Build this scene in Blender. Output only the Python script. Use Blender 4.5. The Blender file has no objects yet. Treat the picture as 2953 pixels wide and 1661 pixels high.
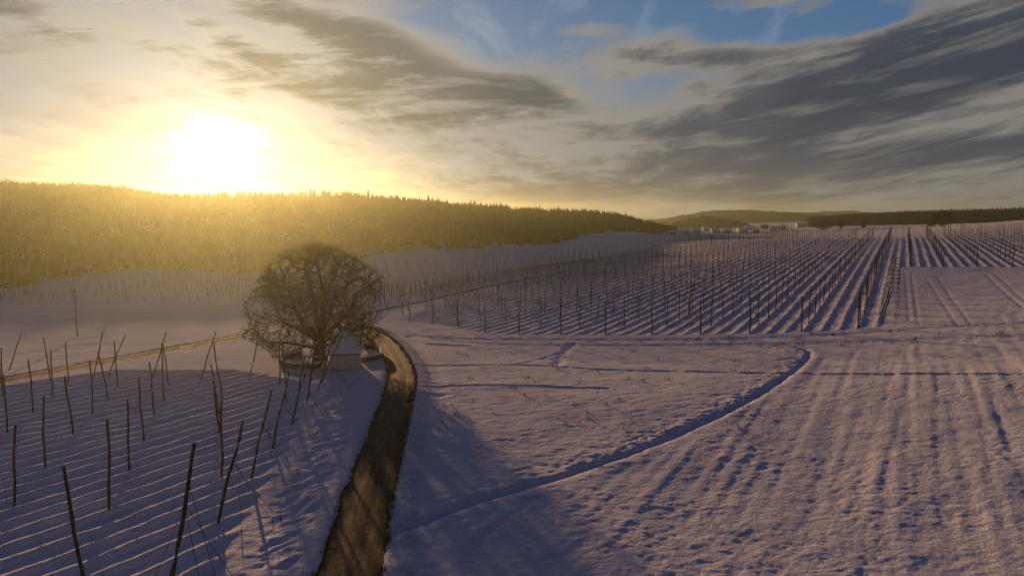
import bpy, bmesh, math, random
import numpy as np
from mathutils import Vector

rnd = random.Random(7)
RNG = np.random.default_rng(11)
SC = bpy.context.scene
COL = SC.collection
R = math.radians

# ------------------------------------------------------------------ camera
ZC = 20.0                       # metres above the ground below the drone
PITCH = 6.3
FOC = 1995.0 / 2953.0           # focal length in picture widths
cam_d = bpy.data.cameras.new('camera')
cam_d.sensor_width = 36.0
cam_d.lens = 36.0 * FOC
cam_d.clip_start = 0.5
cam_d.clip_end = 20000
cam = bpy.data.objects.new('camera', cam_d)
COL.objects.link(cam)
cam.location = (0, 0, ZC)
cam.rotation_euler = (R(90 - PITCH), 0, 0)
SC.camera = cam

# ------------------------------------------------------------------ light
SUN_AZ, SUN_EL = -22.7, 4.4
sun_dir = Vector((math.sin(R(SUN_AZ)) * math.cos(R(SUN_EL)), math.cos(R(SUN_AZ)) * math.cos(R(SUN_EL)), math.sin(R(SUN_EL))))
sl = bpy.data.lights.new('sun', 'SUN')
sl.energy = 5.0
sl.angle = R(0.6)
sl.color = (1.0, 0.55, 0.26)
sun = bpy.data.objects.new('sun', sl)
COL.objects.link(sun)
sun.rotation_euler = sun_dir.to_track_quat('Z', 'Y').to_euler()
sun.location = (-200, 400, 150)

SC.view_settings.view_transform = 'Standard'
SC.view_settings.look = 'None'
SC.view_settings.exposure = 0.0
SC.view_settings.gamma = 1.0
SC.render.engine = 'CYCLES'
SC.cycles.max_bounces = 6
SC.cycles.diffuse_bounces = 3
SC.cycles.volume_bounces = 0
SC.cycles.use_denoising = True

# ---- sky: Nishita base, a layer of stretched cloud and the bright air round the sun, all functions of direction
world = bpy.data.worlds.new('World')
SC.world = world
world.use_nodes = True
NT = world.node_tree
NT.nodes.clear()

class G:
    """tiny expression helper for math nodes"""
    def __init__(s, sock): s.s = sock
    @staticmethod
    def m(op, *a):
        n = NT.nodes.new('ShaderNodeMath'); n.operation = op
        for i, v in enumerate(a):
            if isinstance(v, G): NT.links.new(v.s, n.inputs[i])
            else: n.inputs[i].default_value = float(v)
        return G(n.outputs[0])
    def __add__(s, o): return G.m('ADD', s, o)
    def __radd__(s, o): return G.m('ADD', o, s)
    def __sub__(s, o): return G.m('SUBTRACT', s, o)
    def __rsub__(s, o): return G.m('SUBTRACT', o, s)
    def __mul__(s, o): return G.m('MULTIPLY', s, o)
    def __rmul__(s, o): return G.m('MULTIPLY', o, s)
    def __truediv__(s, o): return G.m('DIVIDE', s, o)
    def exp(s): return G.m('EXPONENT', s)
    def clamp(s, lo=0.0, hi=1.0): return G.m('MINIMUM', G.m('MAXIMUM', s, lo), hi)
    def smooth(s, a, b):
        n = NT.nodes.new('ShaderNodeMapRange'); n.interpolation_type = 'SMOOTHSTEP'
        NT.links.new(s.s, n.inputs[0]); n.inputs[1].default_value = a; n.inputs[2].default_value = b
        return G(n.outputs[0])

def combine(x, y, z):
    n = NT.nodes.new('ShaderNodeCombineXYZ')
    for i, v in enumerate((x, y, z)):
        if isinstance(v, G): NT.links.new(v.s, n.inputs[i])
        else: n.inputs[i].default_value = v
    return n.outputs[0]

def wnoise(vec, scale, detail, rough, dist=0.0, seed=(0, 0, 0)):
    a = NT.nodes.new('ShaderNodeVectorMath'); a.operation = 'ADD'
    NT.links.new(vec, a.inputs[0]); a.inputs[1].default_value = seed
    n = NT.nodes.new('ShaderNodeTexNoise')
    n.inputs['Scale'].default_value = scale; n.inputs['Detail'].default_value = detail
    n.inputs['Roughness'].default_value = rough; n.inputs['Distortion'].default_value = dist
    NT.links.new(a.outputs[0], n.inputs['Vector'])
    return G(n.outputs['Fac'])

def colmix(fac, c1, c2, mode='MIX'):
    n = NT.nodes.new('ShaderNodeMix'); n.data_type = 'RGBA'; n.blend_type = mode; n.clamp_factor = True
    if isinstance(fac, G): NT.links.new(fac.s, n.inputs[0])
    else: n.inputs[0].default_value = fac
    for i, c in ((6, c1), (7, c2)):
        if isinstance(c, tuple): n.inputs[i].default_value = (*c, 1)
        else: NT.links.new(c, n.inputs[i])
    return n.outputs[2]

def scalecol(c, g):
    n = NT.nodes.new('ShaderNodeVectorMath'); n.operation = 'SCALE'
    if isinstance(c, tuple): n.inputs[0].default_value = c
    else: NT.links.new(c, n.inputs[0])
    NT.links.new(g.s, n.inputs['Scale'])
    return n.outputs[0]

def addcol(a, b):
    n = NT.nodes.new('ShaderNodeVectorMath'); n.operation = 'ADD'
    NT.links.new(a, n.inputs[0]); NT.links.new(b, n.inputs[1])
    return n.outputs[0]

def pix_azel(px, py):
    """direction (azimuth, elevation in degrees) of a point of the photograph"""
    x, y, z = (px - 1476.5) / 1995, 1.0, (830.5 - py) / 1995
    c, s = math.cos(R(PITCH)), math.sin(R(PITCH))
    y, z = y * c + z * s, z * c - y * s
    return math.degrees(math.atan2(x, y)), math.degrees(math.atan2(z, math.hypot(x, y)))

tc = NT.nodes.new('ShaderNodeTexCoord')
sp = NT.nodes.new('ShaderNodeSeparateXYZ'); NT.links.new(tc.outputs['Generated'], sp.inputs[0])
dx, dy, dz = (G(sp.outputs[i]) for i in range(3))
az = G.m('ARCTAN2', dx, dy) * 57.2958
el = G.m('ARCSINE', dz) * 57.2958
dt = NT.nodes.new('ShaderNodeVectorMath'); dt.operation = 'DOT_PRODUCT'
NT.links.new(tc.outputs['Generated'], dt.inputs[0]); dt.inputs[1].default_value = sun_dir
th = G.m('ARCCOSINE', G(dt.outputs['Value']).clamp(-1, 1)) * 57.2958      # angle from the sun

zz = G.m('ABSOLUTE', dz) + 0.10
cr, sr = math.cos(R(4)), math.sin(R(4))
qx, qy = (dx * cr - dy * sr) / zz, (dx * sr + dy * cr) / zz                # cloud deck seen in perspective
P1 = combine(qx * 1.0, qy * 0.42, 0.0)
P2 = combine(qx * 1.0, qy * 0.30, 3.7)
warp = (wnoise(P1, 0.9, 4, 0.55, 0, (3, 1, 0)) - 0.5)
warp2 = (wnoise(P1, 1.1, 4, 0.55, 0, (9, 4, 5)) - 0.5)
fine = wnoise(P1, 2.6, 11, 0.66, 0.25, (1.3, 2.2, 0))
broad = wnoise(P2, 0.75, 5, 0.5, 0.2, (5.1, 0.7, 0))
el2 = el - az * G.m('ABSOLUTE', az) * 0.0032                              # banks climb away from the sun on either side
streak = wnoise(combine(az * 0.055, el2 * 0.34, 6.0), 1.6, 8, 0.60, 0.15, (4, 0, 1))
streak2 = wnoise(combine(az * 0.06, el2 * 0.42, 2.0), 1.6, 10, 0.64, 0.35, (7, 3, 1))
wisp = wnoise(combine(qx * 2.0, qy * 0.5, 8.0), 2.4, 8, 0.6, 0.6, (0, 2, 0))
azw, elw = az + warp * 12.0 + (fine - 0.5) * 9.0, el + warp2 * 4.5 + (streak - 0.5) * 3.0

# the big cloud banks of that evening: centre, half-length and half-height in degrees, tilt, weight
def bank(px, py, a, b, tilt, w):
    A, E = pix_azel(px, py)
    c, s = math.cos(R(tilt)), math.sin(R(tilt))
    u = azw - A; v = elw - E
    p = (u * c + v * s) * (1.0 / a); q = (v * c - u * s) * (1.0 / b)
    return ((p * p + q * q) * -1.0).exp() * w
BANKS = [(1130, 265, 12, 2.4, -9, 1.0), (1020, 95, 9, 1.7, -15, .75), (1500, 295, 5, 1.2, -16, .65), (560, 100, 6, 1.0, -12, .5),
         (2250, 330, 15, 2.6, 13, 1.0), (2790, 150, 8, 3.6, 20, 1.05), (2060, 170, 10, 1.1, 2, .85), (2600, 265, 12, 1.5, 17, .6), (2350, 470, 16, 1.6, 5, .75),
         (1850, 560, 22, 1.1, 0, .50), (2850, 440, 9, 1.6, 8, .6), (1650, 100, 3.2, .8, 3, .50), (60, 40, 7, .8, -8, .3), (860, 385, 1.8, .45, -25, .6), (1000, 425, 1.8, .4, -18, .6),
         (2230, 5, 6, .6, 0, .5), (150, 350, 6, .6, -4, .25)]
GAPS = [(1420, 45, 8, 1.3, 0, .8), (1500, 130, 4, .8, 0, .5), (2150, 50, 13, 1.3, -4, .95), (2450, 85, 6, 1.0, 8, .3), (2560, 355, 5, .7, 10, .4), (640, 440, 5, 3.0, 0, .45), (430, 195, 9, .8, -10, .15), (200, 460, 9, 1.2, 0, .12), (1500, 180, 5, 1.0, 0, .35)]
bias = None
for b_ in BANKS:
    g = bank(*b_); bias = g if bias is None else bias + g
gapsum = None
for g_ in GAPS:
    g = bank(*g_); gapsum = g if gapsum is None else gapsum + g
bias = bias - gapsum
# outside the picture the deck closes and goes on evenly
away = 1.0 - ((G.m('POWER', G.m('ABSOLUTE', az * (1 / 50.0)), 4) + G.m('POWER', G.m('ABSOLUTE', (el - 7.0) * (1 / 19.0)), 4)) * -1.0).exp()
n_all = (fine - 0.5) * 0.9 + (broad - 0.5) * 0.7 + (streak - 0.5) * 0.5
dens = bias * 0.56 + n_all + 0.19 + away * 0.34
thin = dens.smooth(-0.06, 0.40)           # how much cloud covers the blue
thick = dens.smooth(0.22, 0.66)          # how much of it is dark, deep cloud
deep = dens.smooth(0.50, 1.05)
thick = (thick - (streak2 - 0.48).smooth(0.0, 0.17) * 0.85 * (1.0 - deep * 0.5)).clamp()
wsp = (wisp + (broad - 0.5) * 0.6).smooth(0.40, 0.70)

thn = G.m('MAXIMUM', th + (fine - 0.5) * 5.0 + (streak - 0.5) * 3.5, 0.0)      # cloud edges break up the brightest air
g_core = ((thn * thn) * (-1 / (2.1 ** 2))).exp()
g_mid = ((thn * thn) * (-1 / (6.0 ** 2))).exp()
g_wide = (th * (-1 / 15.0)).exp()
g_far = (th * (-1 / 34.0)).exp()
low = (G.m('MAXIMUM', el, 0.0) * (-1 / 2.4)).exp()
high = el.smooth(15.0, 31.0)             # the vault darkens towards the zenith

sky = NT.nodes.new('ShaderNodeTexSky')
sky.sky_type = 'NISHITA'
sky.sun_disc = False
sky.sun_elevation = R(SUN_EL)
sky.sun_rotation = R(SUN_AZ)
sky.altitude = 450
sky.air_density = 1.0
sky.dust_density = 0.6
sky.ozone_density = 2.0
base = scalecol(sky.outputs[0], G.m('ADD', 0.05, 0.0))
base = addcol(base, scalecol((0.010, 0.055, 0.17), 1.0 - g_far * 0.4))
base = addcol(base, scalecol((0.62, 0.64, 0.66), g_wide * 0.26))
base = addcol(base, scalecol((0.40, 0.27, 0.11), low * (0.10 + g_far * 0.9)))
veil = colmix((g_wide * 1.15).clamp(), (0.24, 0.31, 0.42), (0.58, 0.57, 0.54))
base = colmix((wsp * (0.55 + g_wide * 0.4) - gapsum * 0.22).clamp(), base, veil)
lit = colmix((g_wide * 1.5).clamp(), (0.215, 0.20, 0.18), (0.58, 0.54, 0.47))
dark = colmix((g_wide * 1.45).clamp(), (0.058, 0.071, 0.098), (0.27, 0.255, 0.19))
dark = colmix(deep * 0.8, dark, colmix((g_wide * 1.45).clamp(), (0.033, 0.044, 0.068), (0.21, 0.20, 0.15)))
dark = addcol(dark, scalecol((0.22, 0.15, 0.06), low * (0.25 + g_far * 1.1)))
cl = colmix(thick, lit, dark)
skyc = colmix(thin, base, cl)
skyc = colmix(high, skyc, colmix(0.05, (0.0020, 0.0115, 0.062), skyc))
sunny = addcol(scalecol((1.0, 0.94, 0.76), g_core * 2.6), scalecol((1.0, 0.88, 0.60), g_mid * 0.24))
skyc = addcol(skyc, scalecol(sunny, 1.0 - thick * 0.85))
bg = NT.nodes.new('ShaderNodeBackground')
NT.links.new(skyc, bg.inputs['Color'])
bg.inputs['Strength'].default_value = 1.0
wo = NT.nodes.new('ShaderNodeOutputWorld')
NT.links.new(bg.outputs[0], wo.inputs['Surface'])
world.cycles.sampling_method = 'MANUAL'
world.cycles.sample_map_resolution = 1024

# ------------------------------------------------------------------ helpers
def tag(o, label=None, cat=None, group=None, kind=None):
    if label: o['label'] = label
    if cat: o['category'] = cat
    if group: o['group'] = group
    if kind: o['kind'] = kind
    return o

def link(name, data, parent=None):
    o = bpy.data.objects.new(name, data); COL.objects.link(o)
    if parent is not None: o.parent = parent
    return o

def empty(name, loc, rz=0.0):
    o = link(name, None); o.location = loc; o.rotation_euler = (0, 0, rz); o.empty_display_size = 0.3
    return o

def mesh_np(name, V, F, mat, smooth=False, attrs=None):
    """fast mesh from numpy arrays; F is (n,3) or (n,4)"""
    V = np.asarray(V, np.float32); F = np.asarray(F, np.int32)
    me = bpy.data.meshes.new(name)
    k = F.shape[1]
    me.vertices.add(len(V)); me.vertices.foreach_set('co', V.ravel())
    me.loops.add(F.size); me.loops.foreach_set('vertex_index', F.ravel())
    me.polygons.add(len(F))
    me.polygons.foreach_set('loop_start', np.arange(0, F.size, k, dtype=np.int32))
    me.polygons.foreach_set('use_smooth', np.full(len(F), smooth))
    for an, av in (attrs or {}).items():
        a = me.attributes.new(an, 'FLOAT', 'POINT'); a.data.foreach_set('value', np.asarray(av, np.float32).ravel())
    me.update(); me.validate()
    if mat: me.materials.append(mat)
    return me

class MB:
    """collects simple shapes into one mesh"""
    def __init__(s): s.V = []; s.F = []
    def add(s, vs, fs):
        o = len(s.V); s.V += [tuple(v) for v in vs]; s.F += [tuple(i + o for i in f) for f in fs]
    def box(s, c, size, rz=0.0, taper=1.0):
        hx, hy, hz = (k / 2 for k in size); co, si = math.cos(rz), math.sin(rz); vs = []
        for z, t in ((-hz, 1.0), (hz, taper)):
            for x, y in ((-hx, -hy), (hx, -hy), (hx, hy), (-hx, hy)):
                x *= t; y *= t
                vs.append((c[0] + x * co - y * si, c[1] + x * si + y * co, c[2] + z))
        s.add(vs, [(3, 2, 1, 0), (4, 5, 6, 7), (0, 1, 5, 4), (1, 2, 6, 5), (2, 3, 7, 6), (3, 0, 4, 7)])
    def tube(s, pts, rads, n=6, caps=True):
        pts = [Vector(p) for p in pts]; o = len(s.V); up = Vector((0.13, 0.21, 1))
        for i, p in enumerate(pts):
            d = (pts[min(i + 1, len(pts) - 1)] - pts[max(i - 1, 0)]).normalized()
            a = d.cross(up if abs(d.dot(up.normalized())) < .97 else Vector((1, 0, 0.1))).normalized(); b = d.cross(a)
            for k in range(n):
                t = 2 * math.pi * k / n
                s.V.append(tuple(p + (a * math.cos(t) + b * math.sin(t)) * rads[i]))
        for i in range(len(pts) - 1):
            for k in range(n):
                k2 = (k + 1) % n
                s.F.append((o + i * n + k, o + i * n + k2, o + (i + 1) * n + k2, o + (i + 1) * n + k))
        if caps:
            s.F.append(tuple(o + k for k in range(n - 1, -1, -1)))
            s.F.append(tuple(o + (len(pts) - 1) * n + k for k in range(n)))
    def mesh(s, name, mat, smooth=False):
        me = bpy.data.meshes.new(name); me.from_pydata(s.V, [], s.F); me.update()
        bm = bmesh.new(); bm.from_mesh(me); bmesh.ops.recalc_face_normals(bm, faces=bm.faces); bm.to_mesh(me); bm.free()
        if smooth: me.polygons.foreach_set('use_smooth', [True] * len(me.polygons))
        me.materials.append(mat)
        return me
    def build(s, name, mat, parent=None, smooth=False):
        return link(name, s.mesh(name, mat, smooth), parent)

# ---- numpy noise
def _hash(ix, iy, seed):
    h = (ix.astype(np.int64) * 374761393 + iy.astype(np.int64) * 668265263 + seed * 1442695041) & 0xFFFFFFFF
    h = ((h ^ (h >> 13)) * 1274126177) & 0xFFFFFFFF
    return ((h ^ (h >> 16)) & 0xFFFF) / 65535.0
def vnoise(x, y, seed=0):
    ix, iy = np.floor(x), np.floor(y); fx, fy = x - ix, y - iy
    fx = fx * fx * fx * (fx * (fx * 6 - 15) + 10); fy = fy * fy * fy * (fy * (fy * 6 - 15) + 10)
    a = _hash(ix, iy, seed); b = _hash(ix + 1, iy, seed); c = _hash(ix, iy + 1, seed); d = _hash(ix + 1, iy + 1, seed)
    return (a + (b - a) * fx) * (1 - fy) + (c + (d - c) * fx) * fy - 0.5
def fbm(x, y, oct=4, seed=0, gain=0.5):
    r = 0; a = 1.0
    for i in range(oct):
        r = r + a * vnoise(x, y, seed + i * 17); x = x * 2.03 + 11.3; y = y * 2.03 - 7.1; a *= gain
    return r
def sstep(x, a, b):
    t = np.clip((x - a) / (b - a), 0, 1); return t * t * (3 - 2 * t)

# ------------------------------------------------------------------ terrain
def ratio(py):                           # drop per metre of forward distance for a row of the photograph
    return math.tan(R(PITCH) + math.atan((py - 830.5) / 1995))
def lat(px, py, D):                      # sideways metres at forward distance D
    return None
CT = []                                  # control points: (x, y, height)
def ctl(px, D, h):
    CT.append(((px - 1476.5) / 1995 * D, D, ZC - h))
def cty(px, D, py): ctl(px, D, ratio(py) * D)
for px, D, h in [(300, 50, 23.7), (300, 90, 25.5), (150, 130, 28), (300, 284, 37.2), (-600, 284, 38.5), (-600, 100, 27.5), (-300, 40, 23.3), (600, 35, 22.9),
                 (1000, 60, 23.4), (926, 115, 25.6), (1100, 90, 24.2), (1397, 158, 27), (1900, 145, 25), (1476, 38, 22.8), (1476, 90, 23.8),
                 (2535, 133, 21.7), (2690, 232, 18.3), (2953, 220, 17.3), (2900, 115, 18.9), (2953, 40, 21.8), (2200, 60, 22.6), (2900, 80, 20.2), (2000, 90, 22.8),
                 (3700, 120, 14), (3700, 300, 9), (2600, 420, 15.6), (2953, 420, 13.0), (3700, 600, 4), (2300, 300, 20.4), (2100, 220, 23)]:
    ctl(px, D, h)
for px, D, py in [(0, 104, 1100), (757, 160, 960), (1123, 215, 892), (1433, 300, 820), (1834, 420, 751), (2000, 520, 701), (2000, 700, 694), (2100, 1000, 685),
                  (0, 430, 836), (700, 470, 795), (1000, 560, 752), (1350, 650, 724), (1600, 800, 702), (1900, 1050, 680), (-700, 430, 850),
                  (2717, 900, 655), (2953, 900, 634), (2400, 1300, 655), (2953, 1200, 640), (3600, 1200, 630), (1750, 700, 706), (500, 350, 852)]:
    cty(px, D, py)
for px, D, top, tree in [(-700, 850, 500, 19), (0, 850, 520, 19), (330, 850, 534, 19), (640, 860, 545, 19), (1000, 900, 548, 19), (1200, 930, 563, 18), (1430, 1000, 590, 18),
                         (1720, 1150, 602, 18), (1830, 1200, 614, 18), (1930, 1250, 640, 14)]:
    ctl(px, D, ratio(top) * D + tree)
for px, D, h in [(-700, 1500, 30), (0, 1500, 30), (640, 1500, 35), (1300, 1600, 40), (1900, 1900, 44), (2500, 2000, 26), (3300, 2000, 15),
                 (-700, 4500, 35), (640, 4500, 45), (1500, 4500, 46), (2200, 4500, 46), (3300, 4500, 30), (2150, 2500, 45)]:
    ctl(px, D, h)
for x, y, z in [(0, 0, -2.4), (-30, 0, -3.0), (30, 5, -1.8), (0, -25, -2.4), (-40, -25, -3), (40, -25, -2)]:
    CT.append((x, y, z))
CT = np.array(CT)
def _lp(x, y):
    r = np.hypot(x, y); k = np.log1p(r / 60.0) / np.maximum(r, 1e-6)
    return x * k, y * k
def _tps(r2): return 0.5 * r2 * np.log(np.maximum(r2, 1e-12))
_cx, _cy = _lp(CT[:, 0], CT[:, 1])
def _fit():
    n = len(CT)
    K = _tps((_cx[:, None] - _cx) ** 2 + (_cy[:, None] - _cy) ** 2) + np.eye(n) * 2e-4
    Pm = np.c_[np.ones(n), _cx, _cy]
    A = np.block([[K, Pm], [Pm.T, np.zeros((3, 3))]])
    return np.linalg.solve(A, np.r_[CT[:, 2], 0, 0, 0])
_W = _fit()
def ground(x, y):
    x = np.asarray(x, float); y = np.asarray(y, float); sh = x.shape
    u, v = _lp(x.ravel(), y.ravel()); out = np.empty(u.size)
    for i in range(0, u.size, 40000):
        a, b = u[i:i + 40000], v[i:i + 40000]
        out[i:i + 40000] = _tps((a[:, None] - _cx) ** 2 + (b[:, None] - _cy) ** 2) @ _W[:-3] + _W[-3] + _W[-2] * a + _W[-1] * b
    return out.reshape(sh)

_C, _S = math.cos(R(PITCH)), math.sin(R(PITCH))
def ray(px, py):
    a, b = (px - 1476.5) / 1995, (830.5 - py) / 1995
    return np.array([a, _C + b * _S, b * _C - _S])
_Ds = np.concatenate([np.arange(10, 300, .5), np.arange(300, 1500, 3), np.arange(1500, 5000, 20)])
def at(px, py):
    """the point of the terrain seen at a point of the photograph"""
    d = ray(px, py); t = _Ds / d[1]
    z = ZC + d[2] * t - ground(d[0] * t, d[1] * t)
    i = int(np.argmax(z < 0))
    if z[i] >= 0 or i == 0: i = len(_Ds) - 1
    f = z[i - 1] / (z[i - 1] - z[i]); t = t[i - 1] + (t[i] - t[i - 1]) * f
    return float(d[0] * t), float(d[1] * t)
def above(px, py, D):
    """a point at forward distance D on the sight line of a photograph point"""
    d = ray(px, py); t = D / d[1]
    return Vector((d[0] * t, D, ZC + d[2] * t))

# ---- lines and fields on the ground, in metres
def poly(*pts): return np.array([at(*p) for p in pts])
def dense(pl, step=2.0):
    """Catmull-Rom through the points, resampled"""
    P = np.vstack([2 * pl[0] - pl[1], pl, 2 * pl[-1] - pl[-2]]); out = []
    for i in range(1, len(P) - 2):
        n = max(2, int(np.hypot(*(P[i + 1] - P[i])) / step))
        for k in range(n):
            t = k / n
            out.append(0.5 * (2 * P[i] + (P[i + 1] - P[i - 1]) * t + (2 * P[i - 1] - 5 * P[i] + 4 * P[i + 1] - P[i + 2]) * t * t + (3 * P[i] - P[i - 1] - 3 * P[i + 1] + P[i + 2]) * t ** 3))
    out.append(P[-2])
    return np.array(out)
def dist_line(x, y, pl, reach):
    """distance and signed side offset of points to a polyline; far points get reach"""
    d = np.full(x.shape, float(reach)); side = np.zeros(x.shape)
    for (ax, ay), (bx, by) in zip(pl[:-1], pl[1:]):
        m = (x > min(ax, bx) - reach) & (x < max(ax, bx) + reach) & (y > min(ay, by) - reach) & (y < max(ay, by) + reach)
        if not m.any(): continue
        px, py = x[m], y[m]; ex, ey = bx - ax, by - ay; L = ex * ex + ey * ey + 1e-9
        t = np.clip(((px - ax) * ex + (py - ay) * ey) / L, 0, 1)
        q = np.hypot(px - ax - t * ex, py - ay - t * ey)
        s = np.sign(ex * (py - ay) - ey * (px - ax))
        old = d[m]; nw = q < old
        old[nw] = q[nw]; sd = side[m]; sd[nw] = s[nw]; d[m] = old; side[m] = sd
    return d, side
def inside(x, y, pg):
    r = np.zeros(np.shape(x), bool); n = len(pg)
    for i in range(n):
        (ax, ay), (bx, by) = pg[i], pg[(i + 1) % n]
        c = ((ay > y) != (by > y)) & (x < (bx - ax) * (y - ay) / (by - ay + 1e-12) + ax)
        r ^= c
    return r
def mask(x, y, pg, soft):
    d, _ = dist_line(x, y, np.vstack([pg, pg[:1]]), soft * 1.01)
    ins = inside(x, y, pg)
    return np.where(ins, sstep(d, 0, soft), 0)

ROW_AZ = 29.4
ra, rb = math.sin(R(ROW_AZ)), math.cos(R(ROW_AZ))
def rowc(x, y): return x * rb - y * ra, x * ra + y * rb          # across, along
def rowxy(s, t): return s * rb + t * ra, -s * ra + t * rb

_rp = poly((994, 1655), (1020, 1560), (1045, 1456), (1081, 1337), (1115, 1228), (1146, 1128), (1153, 1075), (1138, 1030), (1108, 985), (1070, 960), (1015, 938))
_e = _rp[0] + (_rp[0] - _rp[1]) / (_rp[1] - _rp[0])[1] * (_rp[0][1] - 10)
ROAD = dense(np.vstack([[_e], _rp]), 1.0)
TRACK = dense(poly((-500, 1178), (-150, 1125), (0, 1097), (250, 1050), (500, 1004), (757, 958), (960, 922), (1123, 889), (1290, 853), (1433, 820), (1640, 780), (1834, 749), (1930, 733)), 2.5)
FARTRACK = dense(poly((1000, 762), (1300, 750), (1560, 737), (1900, 720), (2000, 700)), 6)
FARM = dense(poly((1125, 958), (1240, 972), (1450, 977), (1800, 979), (2100, 976), (2340, 968), (2600, 950), (2953, 930), (3200, 915)), 3)
FARM2 = dense(poly((1180, 968), (1400, 990), (1700, 995), (2100, 992), (2300, 990), (2420, 985), (2700, 975), (2953, 967), (3200, 958)), 3)
DITCH = dense(poly((1120, 1545), (1261, 1484), (1480, 1412), (1720, 1341), (1870, 1287), (2006, 1227), (2140, 1165), (2247, 1100), (2310, 1052), (2333, 1022), (2315, 1003), (2240, 996)), 1.5)
PATHS = [(dense(poly((1110, 1046), (1250, 1052), (1500, 1053), (1750, 1066), (2100, 1074), (2500, 1078), (2953, 1081), (3200, 1083)), 3), .42, .10),
         (dense(poly((1160, 1118), (1320, 1112), (1500, 1113), (1750, 1119)), 2), .45, .13),
         (dense(poly((1655, 990), (1625, 1018), (1606, 1053)), 2), .8, .10),
         (dense(poly((1640, 1010), (1560, 1035), (1490, 1050)), 2), .3, .07),
         (dense(poly((1130, 1107), (1250, 1102), (1320, 1108), (1330, 1114)), 2), .3, .08),
         (dense(poly((1130, 1140), (1280, 1138)), 2), .8, .10),
         (dense(poly((1240, 992), (1345, 997)), 2), .7, .22),
         (dense(poly((1450, 1005), (1600, 1055), (1745, 1112)), 2), .4, .04)]
for k, (a_, b_) in enumerate([((2650, 1000), (2520, 1500)), ((2600, 1000), (2450, 1480)), ((2545, 1050), (2400, 1400)), ((2700, 1080), (2712, 1500)), ((2850, 1080), (2920, 1350)), ((2800, 1080), (2860, 1350)),
                              ((2672, 800), (2760, 935)), ((2705, 800), (2800, 935)), ((2840, 790), (2953, 890)), ((2870, 790), (2985, 890)), ((2628, 790), (2650, 935)), ((2612, 790), (2622, 925))]):
    PATHS.append((dense(poly(a_, b_), 3), .32, .011 if k < 6 else .05))

HOP_L = np.vstack([poly((-420, 1160), (40, 1105), (330, 1062), (690, 1062), (905, 1098), (905, 1170), (855, 1290), (770, 1440), (690, 1640)), [[-20, 12]], [[-75, 12]]])
HOP_R = poly((1130, 925), (1290, 945), (1397, 963), (1560, 968), (1900, 968), (2231, 964), (2480, 950), (2585, 940), (2600, 771), (2960, 771), (3400, 790), (3400, 690), (2953, 672), (2600, 684), (2300, 690), (2000, 702), (1830, 757), (1640, 790), (1433, 834), (1290, 870), (1180, 900))
HOP_V = poly((-300, 868), (-60, 876), (720, 866), (960, 868), (1090, 885), (1300, 842), (1500, 800), (1800, 748), (1940, 724), (1890, 716), (1500, 738), (1100, 765), (720, 806), (300, 830), (-100, 848))
ROW_ENDS = poly((905, 1098), (1050, 1130), (1040, 1230), (1000, 1340), (950, 1480), (890, 1655), (700, 1655), (770, 1440), (855, 1290), (905, 1170))
FIELD_F = np.vstack([poly((1300, 1500), (1720, 1361), (2020, 1240), (2260, 1110), (2345, 1030), (2500, 1000), (2953, 985), (3400, 970)), [[90, 12]], [[-3, 12]]])

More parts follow.
